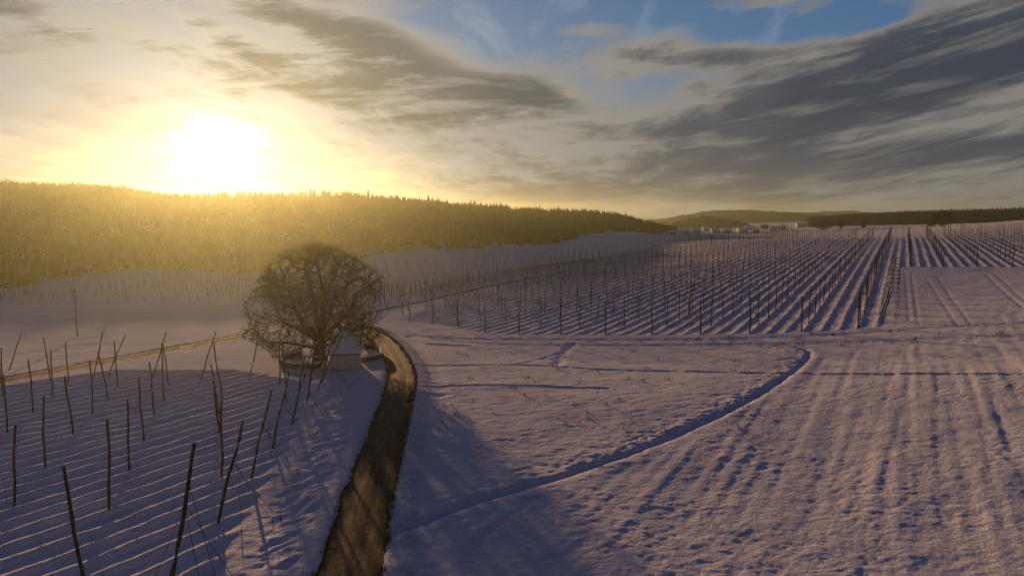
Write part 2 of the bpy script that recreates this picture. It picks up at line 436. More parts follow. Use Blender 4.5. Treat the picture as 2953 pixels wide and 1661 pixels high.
s_ref = rowc(*at(2480, 932))[0]
def detail(x, y):
    s, t = rowc(x, y)
    near = 1.0 - sstep(np.hypot(x, y), 500, 900)
    z = fbm(x * .11, y * .11, 3, 5) * .16 * near
    z += fbm(x * .42, y * .42, 3, 21) * .055 * near
    mL, mR = mask(x, y, HOP_L, 2.5), mask(x, y, HOP_R, 3.0)
    sp = np.where(mL > mR, 2.5, 3.1)
    wob = fbm(np.floor(s / sp) * 3.7, t * .06, 2, 31) * .17 + fbm(s * .9, t * .5, 2, 33) * .10
    hop = np.maximum(mL, mR)
    spn = np.where(mL > mR, 2.5, 3.1); u = ((s - s_ref + wob) / spn) % 1.0; q = np.minimum(u, 1 - u) * spn
    amp = 1 + fbm(s * .35, t * .25, 2, 41) * .55
    ridge = (np.exp(-(q / .60) ** 2) * (.18 - .02 * mL) + np.exp(-(q / (.46 + .06 * mL)) ** 4) * (.05 + .14 * mL)) * amp + fbm(s * 1.6, t * .7, 3, 47) * .07
    z += hop * (ridge - .08)
    mE = mask(x, y, ROW_ENDS, 1.5)                      # trampled row ends
    z += mE * (fbm(s * 1.1, t * .42, 3, 51) * .20 + fbm(s * 2.2, t * .9, 2, 53) * .09)
    mV = mask(x, y, HOP_V, 6.0)
    z += mV * np.exp(-(q / .7) ** 2) * .25
    mF = mask(x, y, FIELD_F, 2.0)
    f1 = vnoise(s * 1.25, t * .05, 61) * .065 + vnoise(s * .42, t * .03, 62) * .085
    pat = np.clip(.75 + fbm(x * .10, y * .10, 2, 65) * 1.1, .3, 1.0)
    rip = (fbm(s * 1.5 + t * .4, t * 1.5 - s * .5, 2, 63) * .048 + fbm(s * 2.8, t * 3.2 - s * .9, 2, 67) * .034 * (1 - sstep(y, 60, 130))) * pat
    z += mF * (f1 + rip) * (1 - sstep(t, 90, 220) * .5)
    z += (1 - mF) * (1 - hop) * (fbm(x * .9, y * 1.4, 3, 71) * .05 + fbm(x * 2.2, y * 3.0, 2, 77) * .03) * near
    # ditch between the fields, banked on the far side
    d, side = dist_line(x, y, DITCH, 7.0)
    w = fbm(x * .3, y * .3, 2, 81)
    z += np.where(d < 6.9, -.24 * np.exp(-(d / (.45 + .2 * w)) ** 2) + .03 * np.exp(-((d - 1.3) / .7) ** 2) + np.exp(-(d / 3.2) ** 2) * fbm(x * 1.6, y * 1.6, 2, 83) * .20 * (side > 0), 0)
    for pl, wd, dp in PATHS:
        d, _ = dist_line(x, y, pl, wd * 4)
        z += np.where(d < wd * 3.9, -dp * 1.5 * np.exp(-(d / wd) ** 2) * (1 + vnoise(x * 1.3, y * 1.3, 91) * .8) + dp * .3 * np.exp(-((d - wd * 1.8) / (wd * .6)) ** 2), 0)
    for pl in (FARM, FARM2):
        d, _ = dist_line(x, y, pl, 6)
        z += np.where(d < 5.9, -.14 * np.exp(-((d - .85) / .32) ** 2) - .10 * np.exp(-(d / 2.2) ** 2), 0)
    # banks of the road and the straight track
    d, side = dist_line(x, y, ROAD, 9)
    d = np.where(d < 8.9, d + fbm(x * .7, y * .7, 2, 97) * .35 - .32 * (side < 0), d)
    z = np.where(d < 8.9, z * sstep(d, 1.6, 3.6) - .40 * (1 - sstep(d, 1.45, 2.3)) + .08 * np.exp(-((d - 3.0) / .9) ** 2) - .16 * np.exp(-((d - 5.2) / 1.3) ** 2) * (side < 0), z)
    d2, _ = dist_line(x, y, TRACK, 9)
    z = np.where(d2 < 8.9, z * sstep(d2, 2.0, 4.4) - .40 * (1 - sstep(d2, 1.9, 2.8)), z)
    return z
def surf(x, y):
    x = np.atleast_1d(np.asarray(x, float)); y = np.atleast_1d(np.asarray(y, float))
    return ground(x, y) + detail(x, y)
def gz(x, y): return float(surf(x, y)[0])

# ------------------------------------------------------------------ materials
def mat(name, col, rough=.8, bump=None, snow=None, noise=None, emit=None):
    m = bpy.data.materials.new(name); m.use_nodes = True
    nt = m.node_tree; b = nt.nodes['Principled BSDF']
    b.inputs['Roughness'].default_value = rough
    b.inputs['Specular IOR Level'].default_value = 0.0 if 'snow' in name else .1
    tcn = nt.nodes.new('ShaderNodeTexCoord'); cur = None
    def nz(scale, det=4, ro=.6, vec='Object'):
        n = nt.nodes.new('ShaderNodeTexNoise'); n.inputs['Scale'].default_value = scale
        n.inputs['Detail'].default_value = det; n.inputs['Roughness'].default_value = ro
        nt.links.new(tcn.outputs[vec], n.inputs['Vector']); return n
    mx = nt.nodes.new('ShaderNodeMix'); mx.data_type = 'RGBA'
    c2 = noise[1] if noise else col
    mx.inputs[6].default_value = (*col, 1); mx.inputs[7].default_value = (*c2, 1)
    nn = nz(noise[0] if noise else 3.0)
    mr = nt.nodes.new('ShaderNodeMapRange'); mr.inputs[1].default_value = .35; mr.inputs[2].default_value = .65
    nt.links.new(nn.outputs['Fac'], mr.inputs[0]); nt.links.new(mr.outputs[0], mx.inputs[0]); cur = mx.outputs[2]
    if snow:                               # fallen snow lies on whatever faces up (and on the windward side)
        ge = nt.nodes.new('ShaderNodeNewGeometry'); vm = nt.nodes.new('ShaderNodeVectorMath'); vm.operation = 'DOT_PRODUCT'
        nt.links.new(ge.outputs['True Normal'], vm.inputs[0]); vm.inputs[1].default_value = snow[0]
        sn = nz(snow[3] if len(snow) > 3 else 2.0, 3, .6)
        ad = nt.nodes.new('ShaderNodeMath'); ad.operation = 'MULTIPLY_ADD'; nt.links.new(sn.outputs['Fac'], ad.inputs[0]); ad.inputs[1].default_value = .7
        nt.links.new(vm.outputs['Value'], ad.inputs[2])
        m2 = nt.nodes.new('ShaderNodeMapRange'); m2.inputs[1].default_value = snow[1] + .35; m2.inputs[2].default_value = snow[2] + .35
        nt.links.new(ad.outputs[0], m2.inputs[0])
        mm = nt.nodes.new('ShaderNodeMix'); mm.data_type = 'RGBA'; nt.links.new(m2.outputs[0], mm.inputs[0])
        nt.links.new(cur, mm.inputs[6]); mm.inputs[7].default_value = (.78, .80, .84, 1); cur = mm.outputs[2]
    nt.links.new(cur, b.inputs['Base Color'])
    if bump:
        bn = nz(bump[0], 5, .65); bp = nt.nodes.new('ShaderNodeBump'); bp.inputs['Distance'].default_value = bump[1]; bp.inputs['Strength'].default_value = 1.0
        nt.links.new(bn.outputs['Fac'], bp.inputs['Height']); nt.links.new(bp.outputs[0], b.inputs['Normal'])
    return m

M_SNOW = mat('snow', (.80, .82, .86), .55, bump=(2.6, .10), noise=(.25, (.76, .78, .83)))
M_POLE = mat('weathered_pole_wood', (.045, .032, .022), .85, noise=(6, (.085, .062, .042)), snow=((-.80, .05, .60), .58, .78, 3.0))
M_FARPOLE = mat('pole_wood', (.030, .022, .016), .95, noise=(3, (.048, .036, .026)))
M_SKYWOOD = mat('leafless_wood', (.085, .078, .066), .95, noise=(.05, (.12, .11, .10)))
M_HILLWOOD = mat('hillside_leafless', (.050, .044, .034), .95, noise=(.05, (.075, .066, .050)))
M_DARKTWIG = mat('dark_twigs', (.045, .028, .022), .9)
M_WIRE = mat('galvanised_wire', (.20, .18, .15), .5)
M_DWIRE = mat('dark_wire', (.05, .045, .04), .6)
M_BARK = mat('linden_bark', (.075, .052, .034), .9, bump=(5, .05), noise=(2.5, (.115, .080, .050)), snow=((-.25, .1, .95), .50, .78, 4.0))
M_TWIG = mat('twigs', (.060, .040, .023), .8, noise=(.5, (.045, .030, .018)), snow=((0, 0, 1), .88, 1.02, 2.0))
M_WALL = mat('lime_plaster', (.62, .56, .46), .9, bump=(4, .02), noise=(1.2, (.50, .45, .37)))
M_ROOFSNOW = mat('roof_snow', (.80, .82, .86), .6, bump=(1.8, .06))
M_WOOD = mat('dark_eave_wood', (.06, .035, .02), .8)
M_STONE = mat('field_stone', (.20, .17, .13), .9, bump=(6, .03), noise=(2.0, (.11, .095, .075)), snow=((0, 0, 1), .75, .95, 2.0))
M_CONIFER = mat('spruce', (.028, .036, .020), .9, noise=(.05, (.055, .045, .022)), snow=((0, -.1, 1), .95, 1.3, .25))
M_GRASS = mat('dead_grass', (.085, .062, .026), .9, noise=(1.5, (.055, .040, .018)), snow=((0, 0, 1), .7, 1.0, 1.2))
M_FROST = mat('frosted_grass', (.42, .42, .42), .9, noise=(1.0, (.70, .72, .76)))
M_WEED = mat('dry_weeds', (.05, .038, .025), .9)

def road_mat():
    m = bpy.data.materials.new('muddy_road'); m.use_nodes = True; nt = m.node_tree; b = nt.nodes['Principled BSDF']
    b.inputs['Roughness'].default_value = .85; b.inputs['Specular IOR Level'].default_value = .12
    at_ = nt.nodes.new('ShaderNodeAttribute'); at_.attribute_name = 'lateral'
    al = nt.nodes.new('ShaderNodeAttribute'); al.attribute_name = 'along'
    cx = nt.nodes.new('ShaderNodeCombineXYZ'); nt.links.new(at_.outputs['Fac'], cx.inputs[0]); nt.links.new(al.outputs['Fac'], cx.inputs[1])
    mp = nt.nodes.new('ShaderNodeMapping'); mp.inputs['Scale'].default_value = (1.6, .10, 1); nt.links.new(cx.outputs[0], mp.inputs[0])
    n1 = nt.nodes.new('ShaderNodeTexNoise'); n1.inputs['Scale'].default_value = 1.6; n1.inputs['Detail'].default_value = 5; nt.links.new(mp.outputs[0], n1.inputs['Vector'])
    n2 = nt.nodes.new('ShaderNodeTexNoise'); n2.inputs['Scale'].default_value = 2.2; n2.inputs['Detail'].default_value = 6; nt.links.new(cx.outputs[0], n2.inputs['Vector'])
    cr_ = nt.nodes.new('ShaderNodeValToRGB')
    ad = nt.nodes.new('ShaderNodeMath'); ad.operation = 'MULTIPLY_ADD'; nt.links.new(n2.outputs['Fac'], ad.inputs[0]); ad.inputs[1].default_value = .5
    mu = nt.nodes.new('ShaderNodeMath'); mu.operation = 'MULTIPLY_ADD'; nt.links.new(n1.outputs['Fac'], mu.inputs[0]); mu.inputs[1].default_value = 1.0; mu.inputs[2].default_value = -.25
    nt.links.new(mu.outputs[0], ad.inputs[2]); nt.links.new(ad.outputs[0], cr_.inputs[0])
    e = cr_.color_ramp.elements; e[0].position = .25; e[0].color = (.042, .030, .020, 1); e[1].position = .78; e[1].color = (.27, .215, .155, 1)
    k = e.new(.55); k.color = (.115, .082, .052, 1)
    # grassy margins of the road: dark dead grass beyond |1.55| m
    ab = nt.nodes.new('ShaderNodeMath'); ab.operation = 'ABSOLUTE'; nt.links.new(at_.outputs['Fac'], ab.inputs[0])
    ad2 = nt.nodes.new('ShaderNodeMath'); ad2.operation = 'MULTIPLY_ADD'; nt.links.new(n2.outputs['Fac'], ad2.inputs[0]); ad2.inputs[1].default_value = .7; nt.links.new(ab.outputs[0], ad2.inputs[2])
    mr = nt.nodes.new('ShaderNodeMapRange'); mr.inputs[1].default_value = 1.65; mr.inputs[2].default_value = 2.0; nt.links.new(ad2.outputs[0], mr.inputs[0])
    mx = nt.nodes.new('ShaderNodeMix'); mx.data_type = 'RGBA'; nt.links.new(mr.outputs[0], mx.inputs[0]); nt.links.new(cr_.outputs[0], mx.inputs[6]); mx.inputs[7].default_value = (.062, .048, .021, 1)
    nt.links.new(mx.outputs[2], b.inputs['Base Color'])
    bp = nt.nodes.new('ShaderNodeBump'); bp.inputs['Distance'].default_value = .06; nt.links.new(ad.outputs[0], bp.inputs['Height']); nt.links.new(bp.outputs[0], b.inputs['Normal'])
    return m
M_ROAD = road_mat()

# ------------------------------------------------------------------ ground sheet
def build_ground():
    ys = [-14.0]
    while ys[-1] < 4800:
        y = ys[-1]
        ys.append(y + (0.5 if y < 18 else max(.16, .0031 * y) if y < 330 else .022 * y))
    ys = np.array(ys); us = np.linspace(-1.0, 1.0, 860)
    Y, U = np.meshgrid(ys, us, indexing='ij'); X = U * (Y + 25)
    Z = ground(X, Y) + detail(X, Y)
    n, m = X.shape
    idx = np.arange(n * m).reshape(n, m)
    F = np.stack([idx[:-1, :-1], idx[:-1, 1:], idx[1:, 1:], idx[1:, :-1]], -1).reshape(-1, 4)
    me = mesh_np('snow_ground', np.stack([X, Y, Z], -1).reshape(-1, 3), F, M_SNOW, True)
    tag(link('snow_ground', me), kind='structure')
    return float(Z.min()), float(Z.max())
ZMIN, ZMAX = build_ground()

def ribbon(name, pl, half_l, half_r, drop, crown, nl=14, seed=0, k=1.0):
    P = dense(pl, .8) if len(pl) < 900 else pl
    T = np.gradient(P, axis=0); T /= np.linalg.norm(T, axis=1)[:, None]; N = np.c_[T[:, 1], -T[:, 0]]     # to the right
    L = np.r_[0, np.cumsum(np.hypot(*np.diff(P, axis=0).T))]
    w = np.linspace(-half_l, half_r, nl)
    edge = fbm(L * .35, L * 0 + seed, 3, 5 + seed)[:, None] * .5
    W = w[None, :] * (1 + edge * .35)
    X = P[:, 0:1] + N[:, 0:1] * W; Y = P[:, 1:2] + N[:, 1:2] * W
    Z = ground(X, Y) - drop
    Z += -.07 * np.exp(-((np.abs(W) - .85) / .32) ** 2) + crown * np.exp(-(W / .5) ** 2) + fbm(W * 1.5, np.broadcast_to(L[:, None], W.shape) * .5, 3, 9) * .07
    n, m = X.shape; idx = np.arange(n * m).reshape(n, m)
    F = np.stack([idx[:-1, :-1], idx[:-1, 1:], idx[1:, 1:], idx[1:, :-1]], -1).reshape(-1, 4)[:, ::-1]
    me = mesh_np(name, np.stack([X, Y, Z], -1).reshape(-1, 3), F, M_ROAD, True, {'lateral': W * k, 'along': np.broadcast_to(L[:, None], W.shape)})
    return tag(link(name, me), kind='structure')
ribbon('dirt_road', ROAD, 2.2, 2.8, .16, .03)
ribbon('field_track', TRACK, 2.7, 2.7, .10, .10, seed=3, k=6.0)

# ------------------------------------------------------------------ small vegetation along the ways (uncountable)
def blades(name, pts, hmin, hmax, wid, m, spread=.25, n=3, label=None, lean=.35):
    pts = np.asarray(pts); k = len(pts) * n
    x = np.repeat(pts[:, 0], n) + RNG.normal(0, spread, k); y = np.repeat(pts[:, 1], n) + RNG.normal(0, spread, k)
    z = surf(x, y) - .03; h = RNG.uniform(hmin, hmax, k); a = RNG.uniform(0, 2 * np.pi, k); b = RNG.uniform(0, 2 * np.pi, k)
    w = wid * RNG.uniform(.6, 1.4, k); l = h * RNG.uniform(0, lean, k)
    V = np.stack([np.c_[x - np.cos(a) * w, y - np.sin(a) * w, z], np.c_[x + np.cos(a) * w, y + np.sin(a) * w, z], np.c_[x + np.cos(b) * l, y + np.sin(b) * l, z + h]], 1).reshape(-1, 3)
    F = np.arange(3 * k).reshape(-1, 3)
    return tag(link(name, mesh_np(name, V, F, m)), kind='stuff')

def along(pl, off_lo, off_hi, step, jitter=.5):
    T = np.gradient(pl, axis=0); T /= np.linalg.norm(T, axis=1)[:, None]; N = np.c_[T[:, 1], -T[:, 0]]
    n = int(np.hypot(*np.diff(pl, axis=0).T).sum() / step)
    i = RNG.uniform(0, len(pl) - 1.01, n); k = i.astype(int)
    return pl[k] + T[k] * (i - k)[:, None] * 1.0 + N[k] * RNG.uniform(off_lo, off_hi, n)[:, None]

roadnear = ROAD[8:150]
blades('verge_grass', np.vstack([along(ROAD, 1.5, 2.5, .009), along(ROAD, -2.0, -1.5, .03), along(TRACK, .5, 2.9, .022), along(TRACK, -2.9, -.5, .022)]), .10, .32, .02, M_GRASS, .12, 2)
blades('frosted_verge_grass', np.vstack([along(ROAD, 2.4, 4.4, .010), along(ROAD, -2.8, -1.9, .03)]), .06, .22, .014, M_FROST, .15, 2)
wd = np.vstack([along(FARM, -3.5, 3.5, 2.2), along(FARM2[len(FARM2) // 2:], -4, 4, 1.3), np.array([at(rnd.uniform(1250, 2300), rnd.uniform(1000, 1250)) for _ in range(90)])])
blades('dry_weeds', wd, .2, .75, .045, M_WEED, .35, 6, lean=.8)
sp_ = []
for _ in range(2600):
    s_, t_ = rnd.uniform(-90, 30), rnd.uniform(10, 160)
    s_ = s_ref + round((s_ - s_ref) / 2.5) * 2.5 + rnd.gauss(0, .2)
    sp_.append(rowxy(s_, t_))
sp_ = np.array(sp_); sp_ = sp_[inside(sp_[:, 0], sp_[:, 1], HOP_L)]
blades('hop_vine_stubble', sp_, .15, .55, .022, M_WEED, .12, 3, lean=.4)
sp_ = []
for _ in range(9000):
    s_, t_ = rnd.uniform(-140, 20), rnd.uniform(150, 330)
    s_ = s_ref + round((s_ - s_ref) / 3.1) * 3.1 + rnd.gauss(0, .15)
    sp_.append(rowxy(s_, t_))
sp_ = np.array(sp_); sp_ = sp_[inside(sp_[:, 0], sp_[:, 1], HOP_R)]
blades('hop_vine_stubble', sp_, .25, .6, .05, M_WEED, .12, 2, lean=.4)

# ------------------------------------------------------------------ hop poles
POLES = []          # (base, top, radius, label, group, extra)
NEAR = [  # foreground field: base px, base py, top px, top py (photo pixels), thickness, label
    (41, 1461, 45, 1223, 1, 'slender upright pole near the left edge, well below the track and above none'),
    (250, 1715, 182, 1341, 1.25, 'knobbly dark pole cut by the bottom edge, left of the thick leaning one'),
    (131, 1346, 126, 1140, 1, 'straight upright pole left of the bent pole, mid-height of the left field'),
    (315, 1479, 310, 1206, 1.1, 'tallest straight pole, standing alone above the knobbly pole cut by the bottom edge'),
    (374, 1358, 367, 1149, 1, 'slightly crooked upright pole just right of the tall solitary straight one'),
    (211, 1261, 187, 1084, 1, 'bent pole tilting left at its top, second from the tall straight one'),
    (415, 1273, 401, 1085, .95, 'wavy slim pole right of the bent one and left of a pale tilted one'),
    (445, 1203, 431, 1044, .9, 'slim pole leaning slightly left, just above and right of the wavy slim pole'),
    (473, 1155, 466, 990, .85, 'upright middle pole of the three meeting under one slanting top'),
    (486, 1114, 469, 990, .8, 'right-leaning leg of the three poles meeting under one slanting top'),
    (440, 1092, 480, 955, .95, 'snow-edged slanting pole that crosses above two others, left of the paired slant'),
    (267, 1200, 259, 1039, .9, 'upright slim pole below the A-shaped pair, on the furrowed snow'),
    (312, 1154, 283, 1016, .85, 'right leg of the A-shaped pair beside the brown track'),
    (268, 1092, 297, 954, 1.0, 'left, snow-edged leg of the A-shaped pair beside the brown track'),
    (339, 1114, 329, 983, .8, 'upright pole crossed by a slanting one right of the A-shaped pair'),
    (310, 1094, 361, 966, .8, 'long slanting pole crossing an upright one right of the A-shaped pair'),
    (96, 1193, 81, 1037, .85, 'thin upright pole near the left edge just below the brown track'),
    (151, 1147, 147, 1010, .85, 'upright pole with a slanting partner touching it near the track'),
    (146, 1105, 125, 973, .8, 'slanting partner of an upright pole, left end of the track'),
    (197, 1112, 190, 988, .8, 'thin upright pole standing in front of the track, left of the A-shaped pair'),
    (26, 1067, 64, 956, .85, 'right-leaning pole beyond the brown track at the far left'),
    (23, 1255, 9, 1078, .95, 'upright pole hugging the left edge, lower of the two there'),
    (8, 1144, 3, 1004, .9, 'upright pole hugging the left edge, upper of the two there'),
    (579, 1096, 623, 956, 1.0, 'slanting snow-edged pole with a darker pole hanging from its top'),
    (642, 1156, 617, 990, 1.0, 'dark crooked pole propping the slanting snow-edged pole from the right'),
    (632, 1194, 609, 1052, .85, 'upper of two overlapping crooked poles left of the guyed poles'),
    (633, 1247, 616, 1095, 1.5, 'thick lower one of two overlapping crooked poles left of the guyed poles'),
    (639, 1374, 638, 1156, 1.05, 'straight upright pole below the two overlapping crooked ones'),
    (630, 1513, 701, 1210, 1.5, 'thick leaning pole second from the bottom edge, its wires pegged in the snow'),
    (488, 1700, 562, 1274, 1.75, 'thickest leaning pole, running off the bottom edge left of the road'),
    (719, 1096, 747, 957, .85, 'leaning pole standing alone on open snow left of the chapel tree'),
    (725, 1380, 783, 1123, 1.45, 'third leaning guyed pole from the bottom edge, with an uneven dark shaft'),
    (787, 1290, 833, 1071, 1.3, 'fourth leaning guyed pole from the bottom edge, below the chapel wall'),
    (843, 1222, 880, 1024, 1.25, 'fifth leaning guyed pole, its top against the low round stone wall'),
    (825, 1163, 816, 1007, .9, 'short upright pole between the guyed row and the left end of the stone wall'),
    (807, 1118, 805, 983, 1.0, 'upright pole in front of the left end of the round stone wall'),
    (874, 1103, 913, 952, 1.15, 'slanting pole with crusted snow in front of the linden trunk'),
    (883, 1166, 914, 990, 1.25, 'sixth leaning guyed pole, standing before the linden trunk'),
    (917, 1123, 959, 974, 1.1, 'left one of two slanting poles side by side in front of the chapel'),
    (927, 1105, 994, 939, 1.15, 'longest slanting pole, its tip over the snowy chapel roof'),
]
GUYED = {28: [(698, 1543), (788, 1504), (811, 1495)], 29: [(640, 1720), (590, 1735), (700, 1700), (430, 1700)], 31: [(794, 1395), (848, 1376), (861, 1367)],
         32: [(851, 1302), (907, 1285), (920, 1282)], 33: [(941, 1218), (952, 1215), (890, 1250)], 37: [(980, 1160), (990, 1160)], 38: [(1004, 1117), (1012, 1115)], 39: [(974, 1095), (1040, 1098)]}
NEAR[0] = (*NEAR[0][:5], 'slender upright pole near the left edge, lowest of the upright ones there')

def pole_mesh(name, vec, r0, r1, n, segs, crook, m, seed, flat=True):
    """tapered, slightly crooked natural trunk from the origin along vec, foot sunk into the snow"""
    q = random.Random(seed); L = vec.length; mb = MB(); d = vec.normalized()
    a = d.cross(Vector((0.3, 1, 0.1))).normalized(); b = d.cross(a); pts = []; rad = []
    ph = q.uniform(0, 6.28); px = q.uniform(0, 6.28)
    for i in range(segs + 1):
        t = i / segs
        off = (a * math.sin(ph + t * 4.2) + b * math.sin(px + t * 3.1)) * crook * math.sin(math.pi * t)
        off += (a * q.uniform(-1, 1) + b * q.uniform(-1, 1)) * crook * .25 * (0 < i < segs)
        pts.append(vec * t + off); rad.append((r0 + (r1 - r0) * t) * (1 + q.uniform(-.08, .08)))
    pts[0] = pts[0] - d * .35
    mb.tube(pts, rad, n)
    return mb.mesh(name, m, not flat)

def near_pole(i, e):
    bx, by, tx, ty, th_, label = e
    x, y = at(bx, by); z = gz(x, y); D = y
    top = above(tx, ty, D); base = Vector((x, y, z)); vec = top - base
    r = .085 * math.sqrt(th_) * 1.16
    o = link('hop_pole', pole_mesh('hop_pole', vec, r * 1.12, r * .88, 9, 10, .06 + .02 * th_, M_POLE, i)); o.location = base
    tag(o, label, 'hop pole', 'hop poles of the left foreground field')
    d = vec.normalized()
    cap = MB(); cap.tube([vec + d * .0 + Vector((0, 0, .0)), vec + d * .05, vec + d * .10, vec + d * .125], [r * 1.02, r * 1.06, r * .72, r * .2], 8)
    cap.build('snow_cap', M_ROOFSNOW, o, True)
    for k, g in enumerate(GUYED.get(i, [])):
        gx, gy = at(*g); gp = Vector((gx, gy, gz(gx, gy)))
        w = MB(); a = vec * (.60 if k else .74); pts = []
        for j in range(7):
            t = j / 6; p = a.lerp(gp - base, t); p.z -= .18 * math.sin(math.pi * t); pts.append(p)
        w.tube(pts, [.019] * 7, 4); w.build('guy_wire', M_DWIRE, o)
        st = MB(); st.tube([gp - base + Vector((0, 0, -.2)), gp - base + Vector((-.06, .02, .45))], [.035, .028], 6); st.build('anchor_stake', M_WEED, o)
    return base, top
NEAR_POS = [near_pole(i, e) for i, e in enumerate(NEAR)]

# wire strung from top to top along the leaning edge poles
edge = [29, 28, 31, 32, 33, 37, 38]
mb = MB()
for q in range(2):
    pts = []
    for a_, b_ in zip(edge[:-1], edge[1:]):
        A = NEAR_POS[a_][0].lerp(NEAR_POS[a_][1], .93 - .05 * q); B = NEAR_POS[b_][0].lerp(NEAR_POS[b_][1], .93 - .05 * q)
        for j in range(6):
            t = j / 6; p = A.lerp(B, t); p.z -= .30 * math.sin(math.pi * t); p.y += .12; pts.append(p)
    pts.append(B)
    mb.tube(pts, [.016] * len(pts), 4)
tag(mb.build('edge_wire', M_WIRE), 'pair of thin bright wires strung between the tops of the leaning guyed poles', 'wire')

# ---- the far fields: a grid of poles on the rows, leaning poles along the edges
ORD = ['first', 'second', 'third', 'fourth', 'fifth', 'sixth', 'seventh', 'eighth', 'ninth', 'tenth', 'eleventh', 'twelfth', 'thirteenth', 'fourteenth', 'fifteenth', 'sixteenth', 'seventeenth', 'eighteenth',
       'nineteenth', 'twentieth'] + ['twenty-' + k for k in ('first', 'second', 'third', 'fourth', 'fifth', 'sixth', 'seventh', 'eighth', 'ninth')] + ['thirtieth'] + ['thirty-' + k for k in ('first', 'second', 'third', 'fourth', 'fifth', 'sixth', 'seventh', 'eighth', 'ninth')]
GRID = []
def grid(pg, s0, ds, dt, field, H=6.9, tilt=.022):
    S, T = rowc(pg[:, 0], pg[:, 1])
    for i in range(int(math.floor((S.min() - s0) / ds)), int((S.max() - s0) / ds) + 2):
        s = s0 + i * ds; k = 0; ts = np.arange(T.min() - dt, T.max() + dt, .5)
        xs, ys = rowxy(s + 0 * ts, ts); ok = inside(xs, ys, pg)
        if not ok.any(): continue
        t = ts[np.argmax(ok)] + 1.5
        while t < T.max():
            x, y = rowxy(s + rnd.gauss(0, .12), t + rnd.gauss(0, .3))
            if inside(np.array([x]), np.array([y]), pg)[0] and abs(x) < .80 * y:
                GRID.append([x, y, Vector((rnd.gauss(0, tilt) * H, rnd.gauss(0, tilt) * H, H * rnd.uniform(.94, 1.05))), field, i, k, 0]); k += 1
            t += dt
xa, ya = at(2480, 932); s_a = rowc(xa, ya)[0]
grid(HOP_R, s_a, 9.3, 10.3, 'R')
xv, yv = at(316, 871)
grid(HOP_V, rowc(xv, yv)[0], 8.0, 12.0, 'V', 6.4, .03)
# leaning poles: along the straight track (both sides) and at the near edge of the valley field
def leaning(pl, off, step, lean, field, start=0, end=1e9):
    P = dense(pl, 1.0); L = np.r_[0, np.cumsum(np.hypot(*np.diff(P, axis=0).T))]
    T = np.gradient(P, axis=0); T /= np.linalg.norm(T, axis=1)[:, None]; N = np.c_[T[:, 1], -T[:, 0]]
    k = 0; l = start
    while l < min(L[-1], end):
        i = int(np.searchsorted(L, l)); i = min(i, len(P) - 1)
        p = P[i] + N[i] * off + T[i] * rnd.uniform(-1, 1)
        v = Vector((N[i][0] * lean * math.copysign(1, off), N[i][1] * lean * math.copysign(1, off), 6.3)) + Vector((rnd.gauss(0, .35), rnd.gauss(0, .35), 0))
        GRID.append([p[0], p[1], v, field, 0, k, 1]); k += 1; l += step
leaning(poly((1090, 905), (1290, 866), (1433, 832), (1640, 790), (1834, 757)), 4.5, 9.5, -3.0, 'TR')
leaning(poly((1110, 882), (1290, 842), (1433, 812), (1640, 774), (1834, 745)), -4.5, 10.5, -3.0, 'TL')
leaning(poly((30, 873), (300, 872), (712, 866)), -.01, 7.2, 2.6, 'VF')
# pair of braces at the near corner of the big field
bx, by = at(1327, 944)
GRID.append([bx, by, above(1285, 850, by) - Vector((bx, by, gz(bx, by))), 'X', 0, 0, 2])
cand = GRID
zs = surf(np.array([c[0] for c in cand]), np.array([c[1] for c in cand]))
order = sorted(range(len(cand)), key=lambda i: cand[i][1])
INDIV = 300 - len(NEAR) - 16
FIELDTXT = {'R': 'ridged field right of the linden', 'V': 'valley field below the wooded hill', 'TR': 'near side of the straight track', 'TL': 'far side of the straight track', 'VF': 'near edge of the valley field'}
SHARED = {}
def pole_shared(v, kind, stout=False):
    key = ('lean', round(v.x, 1), round(v.y, 1)) if kind else (stout, rnd.randrange(10))
    if key not in SHARED:
        vv = v if kind else Vector((rnd.gauss(0, .16), rnd.gauss(0, .16), 6.9 * rnd.uniform(.95, 1.05)))
        SHARED[key] = pole_mesh('hop_pole', vv, (.15 if stout else .105 if not kind else .11), .12 if stout else .085, 6, 5, .07, M_FARPOLE, rnd.randrange(9999))
    return SHARED[key]
first_i = {}
chosen = set(order[:INDIV])
for i in chosen:
    x, y, v, f, ri, k, kind = cand[i]
    if f == 'R': first_i[ri] = min(first_i.get(ri, 99), k)
rows_R = sorted({cand[i][4] for i in chosen if cand[i][3] == 'R'})
fields_V = {}
for i in sorted(chosen, key=lambda i: (cand[i][3], cand[i][0] / cand[i][1] if cand[i][3] == 'V' else cand[i][4], cand[i][5])):
    x, y, v, f, ri, k, kind = cand[i]
    o = link('hop_pole', pole_shared(v, kind, f == 'R' and k == 0)); o.location = (x, y, zs[i])
    if f == 'R':
        lab = '%s pole back in the %s pole row from the straight track, ridged field' % (ORD[min(k, 38)], ORD[min(rows_R.index(ri), 38)]); grp = 'upright hop poles of the ridged field beyond the farm track'
    elif f == 'V':
        n_ = fields_V.get('V', 0); fields_V['V'] = n_ + 1; lab = '%s upright pole from the left in the valley field below the wooded hill' % ORD[min(n_, 38)]; grp = 'hop poles in the hazy valley field'
    elif f == 'X':
        lab = 'stout brace pole leaning left onto the front row beside the brown track'; grp = 'leaning poles at the field edges'
    else:
        n_ = fields_V.get(f, 0); fields_V[f] = n_ + 1
        side = {'TR': 'near side of the brown track, right of the linden', 'TL': 'far side of the brown track, right of the linden', 'VF': 'front edge of the hazy valley field, from the left'}[f]
        lab = '%s leaning pole along the %s' % (ORD[min(n_, 38)], side); grp = 'leaning poles at the field edges'
    tag(o, lab, 'hop pole', grp)
